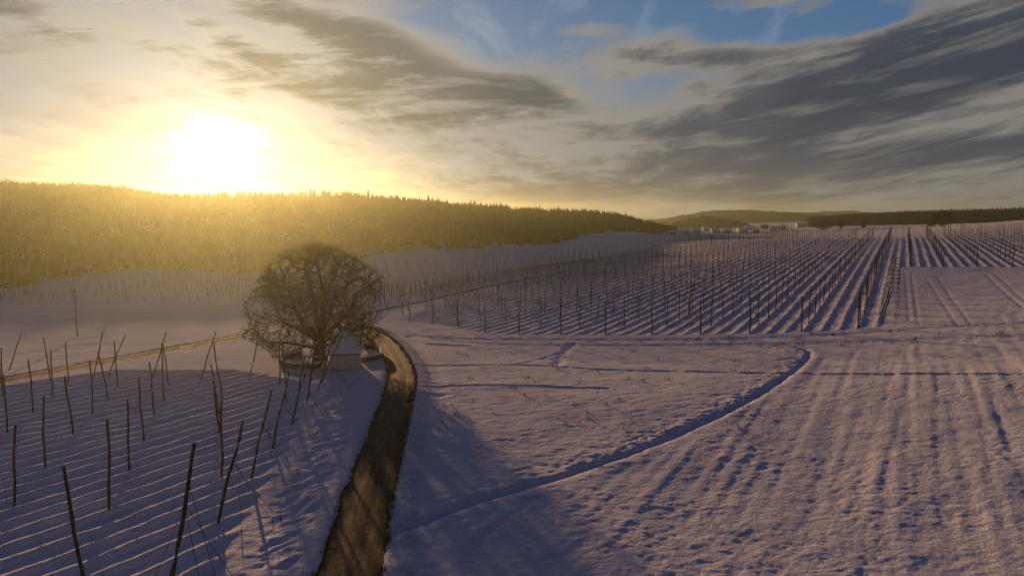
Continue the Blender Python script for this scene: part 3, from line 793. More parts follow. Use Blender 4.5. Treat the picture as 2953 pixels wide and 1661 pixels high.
# everything smaller in view: one mass
def prisms(items, n=4):
    V = []; F = []
    for base, v, r in items:
        o = len(V); d = v.normalized(); a = d.cross(Vector((1, .3, 0))).normalized(); b = d.cross(a)
        for p, rr in ((base - d * .3, r), (base + v, r * .8)):
            for k in range(n):
                t = 2 * math.pi * k / n; V.append(tuple(p + (a * math.cos(t) + b * math.sin(t)) * rr))
        for k in range(n): F.append((o + k, o + (k + 1) % n, o + n + (k + 1) % n, o + n + k))
    return V, F
rest = [(Vector((cand[i][0], cand[i][1], zs[i])), cand[i][2], .125) for i in order[INDIV:]]
FAR = poly((1250, 745), (1900, 710), (2300, 690), (2300, 678), (1800, 696), (1400, 722))
far = []
def sprinkle(pg, ds, dt, H=6.5):
    S, T = rowc(pg[:, 0], pg[:, 1])
    for s in np.arange(S.min(), S.max(), ds):
        for t in np.arange(T.min(), T.max(), dt):
            x, y = rowxy(s + rnd.gauss(0, .4), t + rnd.gauss(0, .6))
            if inside(np.array([x]), np.array([y]), pg)[0]: far.append((x, y, H))
sprinkle(FAR, 14, 16)
sprinkle(poly((2300, 676), (2953, 655), (2953, 645), (2700, 662), (2300, 670)), 18, 18)
if far:
    fz = surf(np.array([f[0] for f in far]), np.array([f[1] for f in far]))
    rest += [(Vector((f[0], f[1], z_)), Vector((rnd.gauss(0, .2), rnd.gauss(0, .2), f[2])), .08) for f, z_ in zip(far, fz)]
V, F = prisms(rest)
tag(link('distant_hop_poles', mesh_np('distant_hop_poles', V, F, M_FARPOLE)), kind='stuff')
print('POLES', len(NEAR), len(cand), len(rest))

# ---- overhead wires of the ridged field, one above every row
tr = empty('wire_trellis', (xa, ya, gz(xa, ya)))
tag(tr, 'overhead trellis of dark wires running along the rows of the ridged field', 'wire trellis')
S, T = rowc(HOP_R[:, 0], HOP_R[:, 1]); org = Vector(tr.location)
for i in range(-60, 80):
    s = s_a + i * 3.1
    if not S.min() < s < S.max(): continue
    ts = np.arange(T.min(), T.max(), 6.0); xs, ys = rowxy(s + 0 * ts, ts); ok = inside(xs, ys, HOP_R) & (np.abs(xs) < .8 * ys)
    if s < s_a - 150 or ok.sum() < 6: continue
    xs, ys = xs[ok], ys[ok]; z_ = ground(xs, ys) + 6.55
    pts = [Vector((a, b, c)) - org for a, b, c in zip(xs, ys, z_)]
    fade = .062 if i % 3 else .072
    w = MB(); w.tube(pts, [fade] * len(pts), 3, False); w.build('wire', M_DWIRE, tr)
# cross wires carrying them at the field's front edge
for a_, b_ in (((1397, 963), (2585, 945)), ((2600, 773), (2953, 773))):
    A, B = np.array(at(*a_)), np.array(at(*b_)); pts = []
    for j in range(25):
        p = A + (B - A) * j / 24; pts.append(Vector((p[0], p[1], float(ground(p[0], p[1])) + 6.6)) - org)
    w = MB(); w.tube(pts, [.03] * 25, 3, False); w.build('cross_wire', M_DWIRE, tr)

# ---- row of braced poles with crossbars at the right edge of the ridged field
px_, py_ = at(2539, 924); s0, t0 = rowc(px_, py_)
for k in range(9):
    x, y = rowxy(s0 + rnd.gauss(0, .1), t0 + k * 9.0); z = gz(x, y)
    o = empty('braced_pole', (x, y, z))
    tag(o, '%s leaning pole with crossbars from the farm track, right edge of ridged field' % ORD[k], 'hop pole', 'leaning poles with crossbars at the edge of the ridged field')
    v = Vector((2.15 + rnd.gauss(0, .1), .4, 6.5)); link('shaft', pole_mesh('shaft', v, .21, .15, 8, 6, .05, M_POLE, 500 + k), o)
    for f_, l_ in ((.99, 1.5), (.86, 1.7)):
        m_ = MB(); p = v * f_; m_.tube([p + Vector((-.7, .1, .02)), p + Vector((l_, -.2, -.15))], [.06, .045], 6); m_.build('crossbar', M_POLE, o)
    g_ = MB(); g_.tube([v * .95, Vector((4.4, .3, -.3))], [.02, .02], 4); g_.build('guy_wire', M_DWIRE, o)
for k, (bx, by, tx, ty) in enumerate([(2908, 737, 2922, 690), (2922, 742, 2939, 692), (2934, 745, 2951, 694), (2948, 752, 2966, 696)]):
    x, y = at(bx, by); z = gz(x, y); v = above(tx, ty, y) - Vector((x, y, z))
    o = link('hop_pole', pole_mesh('hop_pole', v, .13, .09, 7, 6, .06, M_POLE, 700 + k)); o.location = (x, y, z)
    tag(o, '%s tilted edge pole from the right edge, beside the second ridged block' % ORD[3 - k], 'hop pole', 'tilted poles at the right-hand edge')

# ------------------------------------------------------------------ utility poles
def utility(px, py, top, arm, label, twin=False):
    x, y = at(px, py); z = gz(x, y); H = (above(px, top, y).z - z)
    o = empty('utility_pole', (x, y, z)); tag(o, label, 'utility pole', 'timber utility poles')
    s = MB(); s.tube([(0, 0, -.3), (0, 0, H * .5), (0, 0, H)], [.17, .145, .12], 9); s.build('shaft', M_POLE, o, True)
    if twin:
        s = MB(); s.tube([(.10, 1.6, -.3), (.06, .8, H * .42), (.02, .24, H * .82)], [.15, .13, .11], 8); s.build('brace', M_POLE, o, True)
    a = MB(); a.box((0, -.15, H - .32), (arm, .12, .14)); a.build('crossarm', M_POLE, o)
    for k in (-1, 0, 1):
        c = MB(); c.tube([(k * arm * .42, -.15, H - .25), (k * arm * .42, -.15, H - .12), (k * arm * .42, -.15, H - .02)], [.04, .075, .05], 8); c.build('insulator', M_STONE, o, True)
utility(223.5, 969, 834, 1.5, 'slim utility pole with crossarm standing on open snow beyond the brown track')
utility(1988, 908, 748, 1.5, 'tall braced utility pole with crossarm rising among the hop poles', True)

# ------------------------------------------------------------------ the linden and its like: branches grown into a crown
def grow(envelope, trunk_pts, n_attr, step, kill, reach, seed, up=.0, iters=160, tpar=None):
    g = np.random.default_rng(seed)
    pts = envelope(g, n_attr)
    nodes = [np.array(p, float) for p in trunk_pts]; par = list(tpar) if tpar else list(range(-1, len(nodes) - 1))
    N = np.array(nodes); best = np.full(len(pts), 1e9); who = np.zeros(len(pts), int)
    fresh = list(range(len(nodes))); alive = np.ones(len(pts), bool)
    for it in range(iters):
        for j in fresh:
            d = np.linalg.norm(pts - N[j], axis=1); b = d < best; best[b] = d[b]; who[b] = j
        alive &= best > kill
        m = alive & (best < reach)
        if not m.any(): break
        src, inv = np.unique(who[m], return_inverse=True)
        dirs = (pts[m] - N[who[m]]) / best[m][:, None]; acc = np.zeros((len(src), 3)); np.add.at(acc, inv, dirs)
        acc += g.normal(0, .12, acc.shape); acc[:, 2] += up
        nrm = np.linalg.norm(acc, axis=1); acc /= np.maximum(nrm, 1e-6)[:, None]
        new = N[src] + acc * step
        dup = np.linalg.norm(new - N[np.array([par[s] if par[s] >= 0 else s for s in src])], axis=1) < step * .3
        new = new[~dup]; s2 = src[~dup]
        if len(new) == 0: break
        fresh = list(range(len(N), len(N) + len(new))); par += list(s2); N = np.vstack([N, new])
        if len(N) > 26000: break
    return N, np.array(par)

def radii(N, par, tip, trunk_r, e=2.3):
    a = np.full(len(N), 0.0); kids = np.zeros(len(N), int)
    for p in par[1:]: kids[p] += 1
    a[kids == 0] = tip ** e
    for i in range(len(N) - 1, 0, -1): a[par[i]] += a[i]
    r = a ** (1 / e)
    k = math.log(trunk_r / tip) / math.log(r[0] / tip)
    return tip * (r / tip) ** k, kids

def tubes(A, B, ra_, rb_, n):
    d = B - A; L = np.linalg.norm(d, axis=1)[:, None]; d = d / np.maximum(L, 1e-6)
    up = np.tile(np.array([[.31, .17, .93]]), (len(A), 1)); a = np.cross(d, up); a /= np.maximum(np.linalg.norm(a, axis=1), 1e-6)[:, None]; b = np.cross(d, a)
    V = np.empty((len(A), 2 * n, 3))
    for k in range(n):
        t = 2 * np.pi * k / n; o = a * math.cos(t) + b * math.sin(t)
        V[:, k] = A + o * ra_[:, None]; V[:, n + k] = B + o * rb_[:, None]
    base = (np.arange(len(A)) * 2 * n)[:, None]
    F = np.concatenate([base + np.array([[k, (k + 1) % n, n + (k + 1) % n, n + k]]) for k in range(n)], 0)
    return V.reshape(-1, 3), F

def tree(name, x, y, envelope, trunk_pts, n_attr, step, kill, reach, seed, tip, trunk_r, twigs, label, group=None, limb_cut=.10, trunk_cut=.38, tpar=None, mt=None):
    z = gz(x, y); root = empty(name, (x, y, z)); tag(root, label, 'tree', group)
    N, par = grow(envelope, trunk_pts, n_attr, step, kill, reach, seed, tpar=tpar)
    r, kids = radii(N, par, tip, trunk_r)
    if tpar:                                   # the laid-out stems keep their girth
        L0 = np.zeros(len(tpar))
        for i in range(1, len(tpar)): L0[i] = L0[tpar[i]] + np.linalg.norm(N[i] - N[tpar[i]])
        r[:len(tpar)] = np.maximum(r[:len(tpar)], np.clip(.56 - .036 * np.maximum(L0 - 4, 0), .10, .5) * (L0 > 4.6) * np.array(tg))
    idx = np.arange(1, len(N))
    # a wide root flare
    fl = 1 + .55 * np.exp(-np.maximum(N[:, 2], 0) / .8)
    r = r * np.where(r > trunk_cut * .8, fl, 1)
    sel = idx[r[idx] >= trunk_cut]
    if len(sel):
        V, F = tubes(N[par[sel]], N[sel], r[par[sel]], r[sel], 12); link('trunk', mesh_np('trunk', V, F, M_BARK, True), root)
    big = idx[(r[idx] < trunk_cut) & (r[idx] >= limb_cut)]
    # one limb per branch leaving the trunk
    owner = {}
    for i in big:
        p = par[i]; owner[i] = owner[p] if p in owner else i
    groups = {}
    for i in big: groups.setdefault(owner[i], []).append(i)
    small = list(idx[r[idx] < limb_cut])
    for gk in groups.values():
        if len(gk) < 3: small += gk; continue
        gk = np.array(gk); rp = np.minimum(r[par[gk]], r[gk] * 1.5)
        V, F = tubes(N[par[gk]], N[gk], rp, r[gk], 7); link('limb', mesh_np('limb', V, F, M_BARK, True), root)
    sm = np.array(small); rp = np.minimum(r[par[sm]], r[sm] * 1.4)
    V, F = tubes(N[par[sm]], N[sm], rp, r[sm], 4)
    if twigs:
        g = np.random.default_rng(seed + 5)
        ends = idx[r[idx] < tip * 2.6]; ends = np.repeat(ends, twigs)
        d = N[ends] - N[par[ends]]; d /= np.maximum(np.linalg.norm(d, axis=1), 1e-6)[:, None]
        d = d * .75 + g.normal(0, .55, d.shape); d[:, 2] += .05; d /= np.linalg.norm(d, axis=1)[:, None]
        L = g.uniform(.35, 1.0, len(ends)) * step * 2.2
        mid = N[ends] + d * (L * .55)[:, None]; d2 = d + g.normal(0, .35, d.shape); d2 /= np.linalg.norm(d2, axis=1)[:, None]
        end = mid + d2 * (L * .5)[:, None]
        for A, B, r1, r2 in ((N[ends], mid, tip * .75, tip * .6), (mid, end, tip * .6, tip * .35)):
            V2, F2 = tubes(A, B, np.full(len(A), r1), np.full(len(A), r2), 3)
            k = 4
            F2q = F2
            V3o = len(V); V = np.vstack([V, V2]); F = np.vstack([F, F2q + V3o])
    c = link('crown', mesh_np('crown', V, F, mt or M_TWIG), root); c['kind'] = 'stuff'
    print('TREE', name, len(N), len(F))
    return root

PROF_Z = np.array([1.6, 2.2, 3.2, 5, 8, 11, 14, 16.8, 18.6, 19.8, 20.3]); PROF_R = np.array([6.0, 8.2, 9.8, 10.9, 11.4, 11.3, 10.4, 8.7, 6.2, 3.2, .8])
def linden_env(g, n):
    out = []
    while len(out) < n:
        z = g.uniform(1.6, 20.3); a = g.uniform(0, 6.283); lump = 1 + .09 * math.sin(a * 3 + z * .5) + .08 * math.sin(a * 5 - z * .9 + 1)
        Rm = np.interp(z, PROF_Z, PROF_R) * lump; q = math.sqrt(g.uniform(0, 1)); 
        if g.uniform() > .25 + .75 * (q ** 1.3): continue
        if g.uniform() > Rm / 11.5: continue
        x, y = math.cos(a) * q * Rm, math.sin(a) * q * Rm
        if z < 4.5 and q < .55: continue
        gap = math.sin(x * .75 + 1.1) * math.sin(y * .7 + .4) + math.sin(z * .62 + x * .35 + 2.0) * .9 + math.sin(x * 1.5 - z * .8) * .5
        if q > .45 and gap < -.55: continue
        out.append((x, y, z))
    return np.array(out)
tx, ty = at(922, 1046)
trunk, tpar, tg = [], [], []
def stem(parent, *way):
    """a main stem given by way points, finely stepped with a little wander"""
    P = [Vector(w) for w in way]; first = len(trunk)
    if parent is not None: P = [Vector(trunk[parent])] + P
    for a, b in zip(P[:-1], P[1:]):
        n = max(1, round((b - a).length / .36))
        for k in range(1, n + 1):
            p = a.lerp(b, k / n) + Vector((rnd.gauss(0, .035), rnd.gauss(0, .035), 0)) * (parent is not None)
            tpar.append(parent if len(trunk) == first and parent is not None else len(trunk) - 1); trunk.append(tuple(p)); tg.append(1.0 if way[-1][2] > 11 else .72 if way[-1][2] > 7.5 else .5)
    return first
trunk.append((0, 0, -.4)); tpar.append(-1); tg.append(1)
stem(0, (0, 0, 1.6), (.1, .05, 3.2), (.25, 0, 5.0))
def knot(z): return min((i for i in range(15)), key=lambda i: abs(trunk[i][2] - z))
k5, k4, k3, k2 = knot(4.9), knot(4.1), knot(3.2), knot(2.4)
a_ = stem(k5, (.75, .1, 7.2), (1.0, 0, 9.6), (1.3, .3, 11.2)); top_a = len(trunk) - 1
stem(top_a, (2.0, .5, 13.2), (3.0, .4, 15.2)); stem(top_a, (.9, -.4, 13.4), (.5, -.7, 16.0)); stem(top_a - 3, (3.2, -.5, 12.0), (5.2, -.9, 13.2))
stem(k5, (-.35, .4, 7.0), (-.6, .9, 9.3), (-1.4, 1.2, 12.2), (-2.0, 1.0, 15.0))
stem(k4, (-1.6, -.3, 6.0), (-3.2, -.6, 8.0), (-4.3, -.4, 10.6), (-5.0, -.2, 13.0))
stem(k4, (1.9, .6, 5.6), (3.8, 1.0, 7.4), (5.6, .9, 9.6), (6.4, .8, 12.0))
stem(k3, (-2.0, .9, 4.6), (-4.4, 1.2, 5.9), (-6.6, 1.0, 7.0)); stem(k3, (2.2, -1.0, 4.4), (4.8, -1.6, 5.4), (7.2, -1.5, 6.4))
stem(k3, (-.6, -2.2, 5.0), (-1.2, -4.4, 6.8), (-1.4, -5.8, 9.0)); stem(k4, (.3, 2.2, 5.6), (.8, 4.6, 7.4), (.9, 6.2, 9.8))
stem(k2, (-2.2, -1.2, 3.2), (-4.8, -2.2, 3.9), (-7.0, -2.6, 4.0)); stem(k2, (2.2, 1.6, 3.3), (4.8, 3.0, 3.9), (7.2, 3.6, 4.2)); stem(k2, (1.4, -2.4, 3.4), (3.6, -5.0, 4.2))
tree('linden_tree', tx, ty, linden_env, trunk, 9000, .36, .50, 3.0, 4, .024, 1.0, 4, 'large bare linden with a broad dome of snow-dusted branches beside the chapel', tpar=tpar)

# ------------------------------------------------------------------ chapel
cx_, cy_ = at(995, 1069)
def build_chapel():
    rz = R(9.0); z0 = gz(cx_, cy_) ; W, Dp, Hw = 4.5, 4.4, 2.7
    o = empty('chapel', (cx_ - math.sin(rz) * Dp / 2, cy_ + math.cos(rz) * Dp / 2, z0 - .15), rz)
    tag(o, 'tiny plastered wayside chapel with a steep snow-covered roof under the linden', 'chapel')
    b = MB(); b.box((0, 0, Hw / 2 - .3), (W, Dp, Hw + .6)); b.build('wall', M_WALL, o)
    p = MB(); p.box((0, 0, .02), (W + .12, Dp + .12, .5)); p.build('plinth', M_STONE, o)
    f = MB(); f.box((0, 0, Hw + .02), (W + .55, Dp + .55, .13)); f.build('eave_board', M_WOOD, o)
    def roof(e, z0_, rise, ridge, rr):
        hx, hy = W / 2 + e, Dp / 2 + e
        mid = .52                     # slightly bell-cast: flatter foot, steeper top
        vs = [(-hx, -hy, z0_), (hx, -hy, z0_), (hx, hy, z0_), (-hx, hy, z0_)]
        k = .56; vs += [(-hx * k - .0, -hy * k, z0_ + rise * .40), (hx * k, -hy * k, z0_ + rise * .40), (hx * k, hy * k, z0_ + rise * .40), (-hx * k, hy * k, z0_ + rise * .40)]
        vs += [(-ridge, -rr, z0_ + rise), (ridge, -rr, z0_ + rise), (ridge, rr, z0_ + rise), (-ridge, rr, z0_ + rise)]
        fs = [(3, 2, 1, 0), (8, 9, 10, 11)]
        for a in (0, 4):
            for k_ in range(4): fs.append((a + k_, a + (k_ + 1) % 4, a + 4 + (k_ + 1) % 4, a + 4 + k_))
        return vs, fs
    r = MB(); r.add(*roof(.30, Hw + .09, 3.55, .30, .18)); ro = r.build('roof', M_WOOD, o)
    s = MB(); s.add(*roof(.36, Hw + .16, 3.72, .42, .28)); so = s.build('roof_snow', M_ROOFSNOW, ro)
    bm = bmesh.new(); bm.from_mesh(so.data)
    bmesh.ops.subdivide_edges(bm, edges=bm.edges[:], cuts=5, use_grid_fill=True)
    for v in bm.verts:
        n = rnd.uniform(-.035, .035); v.co.x += n; v.co.y += rnd.uniform(-.03, .03)
        if v.co.z > Hw + .2: v.co.z += rnd.uniform(-.035, .035)
    bm.to_mesh(so.data); bm.free(); so.data.polygons.foreach_set('use_smooth', [True] * len(so.data.polygons))
    # on the far side, towards the tree: the arched door
    d = MB(); d.box((0, Dp / 2 + .03, .95), (1.0, .10, 1.9)); d.build('door', M_WOOD, o)
    for sx in (-1, 1):
        wn = MB(); wn.box((sx * (W / 2 + .02), .2, 1.6), (.09, .5, .8)); wn.build('window', M_WOOD, o)
build_chapel()

def stone_wall(pts, h, th_, label, closed=False):
    P = [np.array(at(*p)) for p in pts]; x0, y0 = P[0]
    o = empty('stone_wall', (x0, y0, gz(x0, y0))); tag(o, label, 'stone wall', 'low stone walls of the chapel yard'); org = Vector(o.location)
    cap = MB()
    for a, b in zip(P[:-1], P[1:]):
        L = float(np.hypot(*(b - a))); n = max(1, int(L / .62)); ang = math.atan2(b[1] - a[1], b[0] - a[0])
        for c in range(2):
            for i in range(n):
                t = (i + .5 + (.25 if c else -.05)) / n
                if t > 1: continue
                p = a + (b - a) * t; z = gz(*p)
                m = MB(); m.box((p[0] - org.x, p[1] - org.y, z - org.z + h * (.23 + .5 * c) - .08), (L / n - .035, th_ * rnd.uniform(.9, 1.05), h * .5 - .02 + (.16 if c == 0 else 0)), ang + rnd.gauss(0, .03), .96)
                m.build('stone', M_STONE, o)
        pts2 = []
        for i in range(n + 1):
            p = a + (b - a) * i / n; pts2.append((p[0] - org.x, p[1] - org.y, gz(*p) - org.z + h * 1.0 - .03 + rnd.uniform(-.02, .02)))
        cap.tube(pts2, [th_ * .45 * rnd.uniform(.9, 1.05) for _ in pts2], 8)
    cm = cap.build('snow_cap', M_ROOFSNOW, o, True)
    for v in cm.data.vertices: pass
    return o
stone_wall([(875, 1029), (838, 1031), (815, 1038), (808, 1048), (822, 1058), (850, 1064), (900, 1066), (925, 1062)], .95, .55, 'low curved stone wall capped with snow left of the linden trunk')
stone_wall([(1040, 1046), (1072, 1043), (1101, 1036), (1097, 1018), (1075, 1008), (1050, 1010)], 1.0, .55, 'low angular stone wall capped with snow between chapel and road')

# ------------------------------------------------------------------ village, lone trees
HOUSES = [(1940, 672, 16, 'W'), (1975, 672, 22, 'w'), (2008, 670, 20, 'w'), (2062, 668, 24, 'g'), (2098, 668, 20, 'd'), (2140, 667, 26, 'w'), (2180, 668, 18, 'd'), (2160, 660, 26, 'g'), (2230, 662, 22, 'w'), (2310, 652, 26, 'w'), (2035, 662, 18, 'w')]
HL = ['dark barn at the left end of the hazy village', 'snow-roofed house just right of the dark barn', 'small snowy house before the gap in the village', 'long-roofed house in the middle of the village',
      'dark-fronted house right of the long-roofed one', 'broad snow-roofed house facing the fields', 'small dark house beside the broad snow-roofed one', 'house with a grey roof behind the front row of the village',
      'house at the right end of the village near the spruces', 'low shed between the spruce clump and the round hazy tree', 'house set back behind the left half of the village']
M_HW = mat('house_render', (.45, .40, .33), .9); M_HD = mat('barn_boards', (.10, .065, .04), .9); M_PANE = mat('window_pane', (.02, .025, .03), .2)
for k, ((hx, hy, wpx, kind), lab) in enumerate(zip(HOUSES, HL)):
    x, y = at(hx, hy + 4); z = gz(x, y); W = wpx * y / 1995; Dp = W * .75; Hh = 4.6
    o = empty('village_house', (x, y, z), rnd.uniform(-.5, .5)); tag(o, lab + ', far off', 'house', 'houses of the distant village')
    b = MB(); b.box((0, 0, Hh / 2 - .3), (W, Dp, Hh + .6)); b.build('wall', M_HD if kind in 'Wd' else M_HW, o)
    r = MB(); e = .5; hz = Hh; rs = Dp * .42
    r.add([(-W / 2 - e, -Dp / 2 - e, hz - .3), (W / 2 + e, -Dp / 2 - e, hz - .3), (W / 2 + e, Dp / 2 + e, hz - .3), (-W / 2 - e, Dp / 2 + e, hz - .3), (-W / 2 - e, 0, hz + rs), (W / 2 + e, 0, hz + rs)],
          [(0, 1, 5, 4), (2, 3, 4, 5), (0, 4, 3), (1, 2, 5), (3, 2, 1, 0)])
    ro = r.build('roof', M_ROOFSNOW, o)
    c = MB(); c.box((W * .2, .4, hz + rs * .95), (.8, .8, 1.6)); c.build('chimney', M_HD, ro)
    for q in (-.28, .05, .3):
        w_ = MB(); w_.box((q * W, -Dp / 2 - .02, 2.4), (1.3, .12, 1.4)); w_.build('window', M_PANE, o)

def round_env(Rr, z0, z1):
    def f(g, n):
        d = g.normal(size=(n, 3)); d /= np.linalg.norm(d, axis=1)[:, None]; q = g.uniform(.15, 1, n) ** (1 / 2.2)
        p = d * q[:, None]; p[:, 0:2] *= Rr; p[:, 2] = (p[:, 2] * .5 + .5) * (z1 - z0) + z0; return p
    return f
def far_tree(px, py, wpx, hpx, label, seed, group=None):
    x, y = at(px, py); print('FAR', px, x, y, gz(x, y)); k = y / 1995; H = hpx * k; Rr = wpx * k / 2
    tr_ = [(0, 0, -.5), (0, 0, H * .08), (0, 0, H * .16), (0, 0, H * .24)]
    tree('bare_tree', x, y, round_env(Rr, H * .06, H), tr_, 1100, H * .035, H * .045, H * .3, seed, H * .0060, H * .03, 5, label, group, H * .012, H * .024, mt=M_DARKTWIG)
far_tree(2717, 655, 62, 47, 'big round dark tree standing alone at the foot of the right-hand wood', 21)
far_tree(2685, 656, 26, 22, 'smaller bush-like tree at the left foot of the big round dark tree', 22)
far_tree(2372, 664, 60, 30, 'broad hazy rounded tree right of the village spruces', 23)
far_tree(2205, 664, 26, 18, 'small hazy round tree between village houses and spruces', 24)
far_tree(2490, 660, 18, 26, 'slim hazy bare tree left of the big round dark one', 25)
far_tree(2425, 660, 16, 24, 'slim hazy bare tree just right of the broad rounded one', 26)

def conifer_np(n, H, w, seed):
    """many small spruces: ragged whorls of drooping triangles round a spire; returns unit shapes"""
    g = np.random.default_rng(seed); V = []; F = []
    tiers = 6
    for t in range(tiers):
        zb = t / tiers * .86 + .05; r = (1 - t / tiers) ** .85 * .5 * w; k = 7
        for j in range(k):
            a = 2 * math.pi * (j + g.uniform(-.3, .3)) / k + t; da = .62; rr = r * g.uniform(.75, 1.2); o = len(V)
            V += [(0, 0, (zb + .26) * H), (math.cos(a - da) * rr * .8, math.sin(a - da) * rr * .8, (zb + g.uniform(0, .03)) * H), (math.cos(a) * rr, math.sin(a) * rr, (zb - .05) * H), (math.cos(a + da) * rr * .8, math.sin(a + da) * rr * .8, (zb + g.uniform(0, .03)) * H)]
            F += [(o, o + 1, o + 2), (o, o + 2, o + 3)]
    return np.array(V), np.array(F)
def leafless_np(seed):
    g = np.random.default_rng(seed); V = []; F = []
    def tri(a, b, w):
        o = len(V); d = b - a; s = np.cross(d, g.normal(size=3)); s /= np.linalg.norm(s) + 1e-9
        V.extend([a - s * w, a + s * w, b]); F.append((o, o + 1, o + 2))
    tri(np.array([0, 0, 0.]), np.array([0, 0, .9]), .02)
    for i in range(46):
        z = g.uniform(.22, .80); a = np.array([0, 0, z * .8]); d = g.normal(size=3); d[2] = abs(d[2]) * .9 + .35; d /= np.linalg.norm(d)
        L = g.uniform(.16, .36); b = a + d * L; b[:2] *= 1.25; tri(a, b, .018)
        for q in range(2):
            c = b + (d * .5 + g.normal(size=3) * .5) * L * .6; tri(a + (b - a) * g.uniform(.4, .9), c, .030)
    return np.array(V), np.array(F)
SHAPES = [conifer_np(1, 1, .42, s) for s in range(4)] + [leafless_np(s) for s in range(50, 54)]
def forest(name, X, Y, Z, H, mix, m_=None):
    n = len(X); kind = np.where(RNG.uniform(size=n) < mix, RNG.integers(0, 4, n), RNG.integers(4, 8, n)); Vs = []; Fs = []; o = 0
    for k in range(8):
        m = kind == k
        if not m.any(): continue
        V, F = SHAPES[k]; c = m.sum(); a = RNG.uniform(0, 6.283, c); h = H[m]; ca, sa = np.cos(a)[:, None], np.sin(a)[:, None]
        wv = RNG.uniform(.85, 1.2, c)[:, None]
        x = (V[:, 0] * ca - V[:, 1] * sa) * h[:, None] * wv + X[m][:, None]; y = (V[:, 0] * sa + V[:, 1] * ca) * h[:, None] * wv + Y[m][:, None]; z = V[:, 2] * h[:, None] + Z[m][:, None]
        Vs.append(np.stack([x, y, z], -1).reshape(-1, 3)); Fs.append((F[None] + (np.arange(c) * len(V))[:, None, None]).reshape(-1, 3) + o); o += c * len(V)
    V, F = np.vstack(Vs), np.vstack(Fs); print('FOREST', name, n, len(F))
    return tag(link(name, mesh_np(name, V, F, m_ or M_CONIFER)), kind='stuff')

# wooded hill on the left
TOE = np.array([(-900, 425), (0, 432), (700, 474), (1000, 562), (1350, 655), (1600, 800), (1900, 1060), (1960, 1180)], float)
CREST = np.array([(-900, 900), (0, 900), (640, 905), (1000, 950), (1430, 1050), (1720, 1200), (1900, 1280), (1960, 1300)], float)
pts = []
q = np.random.default_rng(3)
px = q.uniform(-650, 1950, 60000); D = q.uniform(400, 1300, 60000)
lo = np.interp(px, TOE[:, 0], TOE[:, 1]); hi = np.interp(px, CREST[:, 0], CREST[:, 1])
keep = (D > lo) & (D < hi) & (q.uniform(size=len(px)) < D / 1300 * .62)
px, D = px[keep], D[keep]; X = (px - 1476.5) / 1995 * D
print('hill trees', len(X))
Hh = q.uniform(12, 19, len(X)) * (1 + .45 * fbm(X * .012, D * .012, 2, 5)) * np.where(q.uniform(size=len(X)) < .04, 1.22, 1)
Hh *= np.interp(px, [1700, 1950], [1, .5])
big = fbm(X * .006, D * .006, 2, 77)
con = q.uniform(size=len(X)) < np.clip(.58 + big * 1.6, .06, .97)
glade = fbm(X * .02, D * .02, 2, 99) > -.34
for nm, m_, mx_, mt_ in (('hillside_spruce_wood', con & glade, 1.0, None), ('hillside_leafless_wood', ~con & glade, 0.0, M_HILLWOOD)):
    forest(nm, X[m_], D[m_], ground(X[m_], D[m_]) - .3, Hh[m_], mx_, mt_)
# wood on the right skyline
px = q.uniform(2330, 3300, 11000); D = q.uniform(1150, 1750, 11000); lo = np.interp(px, [2330, 2500, 2953, 3300], [1420, 1320, 1190, 1150])
keep = (D > lo) & (D < lo + 330); px, D = px[keep], D[keep]; X = (px - 1476.5) / 1995 * D
forest('skyline_wood', X, D, ground(X, D) - .3, np.interp(px, [2330, 2600, 2953], [19, 22, 23]) * q.uniform(.8, 1.15, len(px)), .45, M_SKYWOOD)
# spruces of the village
for k, (sx, hp) in enumerate([(2248, 20), (2256, 25), (2264, 20), (2240, 15), (2272, 14), (2282, 11)]):
    x, y = at(sx, 664); V, F = SHAPES[k % 4]; h = hp * y / 1995
    o = link('spruce_tree', mesh_np('spruce_tree', V * h, F, M_CONIFER)); o.location = (x, y, gz(x, y))
    tag(o, ['second spruce from the left in the village clump', 'tallest spruce of the clump beside the village', 'third tall spruce of the village clump', 'short spruce at the left end of the village clump', 'lower spruce right of the three tall village ones', 'shortest spruce at the right end of the village clump'][k], 'tree', 'dark spruces at the edge of the village')
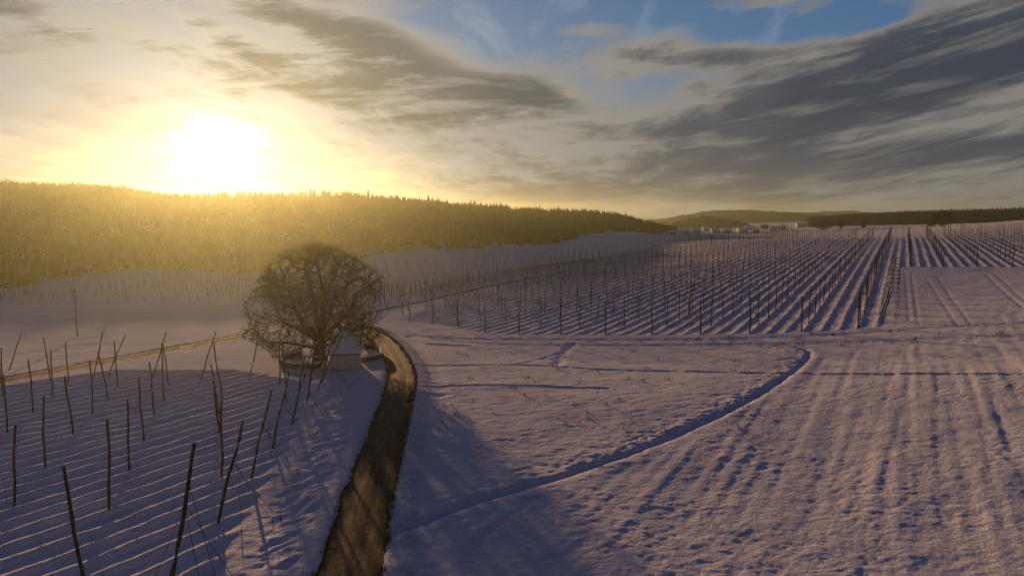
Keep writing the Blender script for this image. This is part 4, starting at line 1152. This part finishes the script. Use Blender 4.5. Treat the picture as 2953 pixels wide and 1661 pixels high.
# far wooded hills closing the valley
def far_hill(name, pts, D, depth, seed, base=-34):
    Xs = []; Zs = []
    pxs = np.arange(pts[0][0], pts[-1][0] + 1, 4.0); top = np.interp(pxs, [p[0] for p in pts], [p[1] for p in pts])
    top = top - fbm(pxs * .05, pxs * 0, 3, seed) * 5
    x = (pxs - 1476.5) / 1995 * D; zt = np.array([ZC - ratio(t) * D for t in top])
    prof = [(0, -.5), (.15, .15), (.4, .7), (.7, .95), (1, 1), (1.6, .7), (2.2, -.5)]
    V = np.array([[xx + 30 * fbm(np.array([xx * .01]), np.array([a * 3.0]), 2, seed)[0], D - depth + depth * a, base + (z - base) * b + (rnd.uniform(-1.5, 1.5) if 0 < a < 2 else 0)] for a, b in prof for xx, z in zip(x, zt)])
    m = len(x); idx = np.arange(len(prof) * m).reshape(len(prof), m)
    F = np.stack([idx[:-1, :-1], idx[:-1, 1:], idx[1:, 1:], idx[1:, :-1]], -1).reshape(-1, 4)
    return tag(link(name, mesh_np(name, V, F, M_CONIFER)), kind='structure')
far_hill('wooded_hill', [(1880, 668), (1940, 640), (2010, 622), (2080, 626), (2160, 650), (2260, 668)], 2000, 140, 3)
far_hill('wooded_hill', [(1700, 655), (1900, 632), (2040, 608), (2160, 607), (2290, 614), (2400, 620), (2700, 630), (3100, 640)], 3000, 250, 8)
far_hill('wooded_hill', [(1500, 655), (1750, 640), (2000, 628), (2300, 612), (2420, 610), (2700, 625), (3100, 640)], 3900, 350, 12)

# ------------------------------------------------------------------ evening haze lying in the valley
zs_top = max(float(np.max((SC.objects[o.name].matrix_world @ Vector(c)).z if False else (Vector(c) + o.location).z)) for o in SC.objects if o.type == 'MESH' for c in o.bound_box)
zlow = min((Vector(c) + o.location).z for o in SC.objects if o.type == 'MESH' and o['kind' if 'kind' in o else 'label' if 'label' in o else next(iter(o.keys()), 'kind')] is not None for c in o.bound_box) if False else ZMIN
ztop = max(zs_top, ZC + 2) + 1.0
z_bot = ZMIN - 16.0
hb = MB(); hb.box((0, 2480, (ztop + z_bot) / 2), (9800, 5060, ztop - z_bot))
mh = bpy.data.materials.new('valley_haze'); mh.use_nodes = True; nt = mh.node_tree; nt.nodes.clear()
pv = nt.nodes.new('ShaderNodeVolumePrincipled'); mo = nt.nodes.new('ShaderNodeOutputMaterial'); nt.links.new(pv.outputs[0], mo.inputs['Volume'])
pv.inputs['Color'].default_value = (.87, 1.0, .62, 1); pv.inputs['Density'].default_value = .000125; pv.inputs['Anisotropy'].default_value = .79
pv.inputs['Density Attribute'].default_value = ''; pv.inputs['Color Attribute'].default_value = ''; pv.inputs['Temperature Attribute'].default_value = ''
tag(hb.build('haze', mh), kind='stuff')
print('haze', z_bot, ztop, 'zmax', ZMAX)
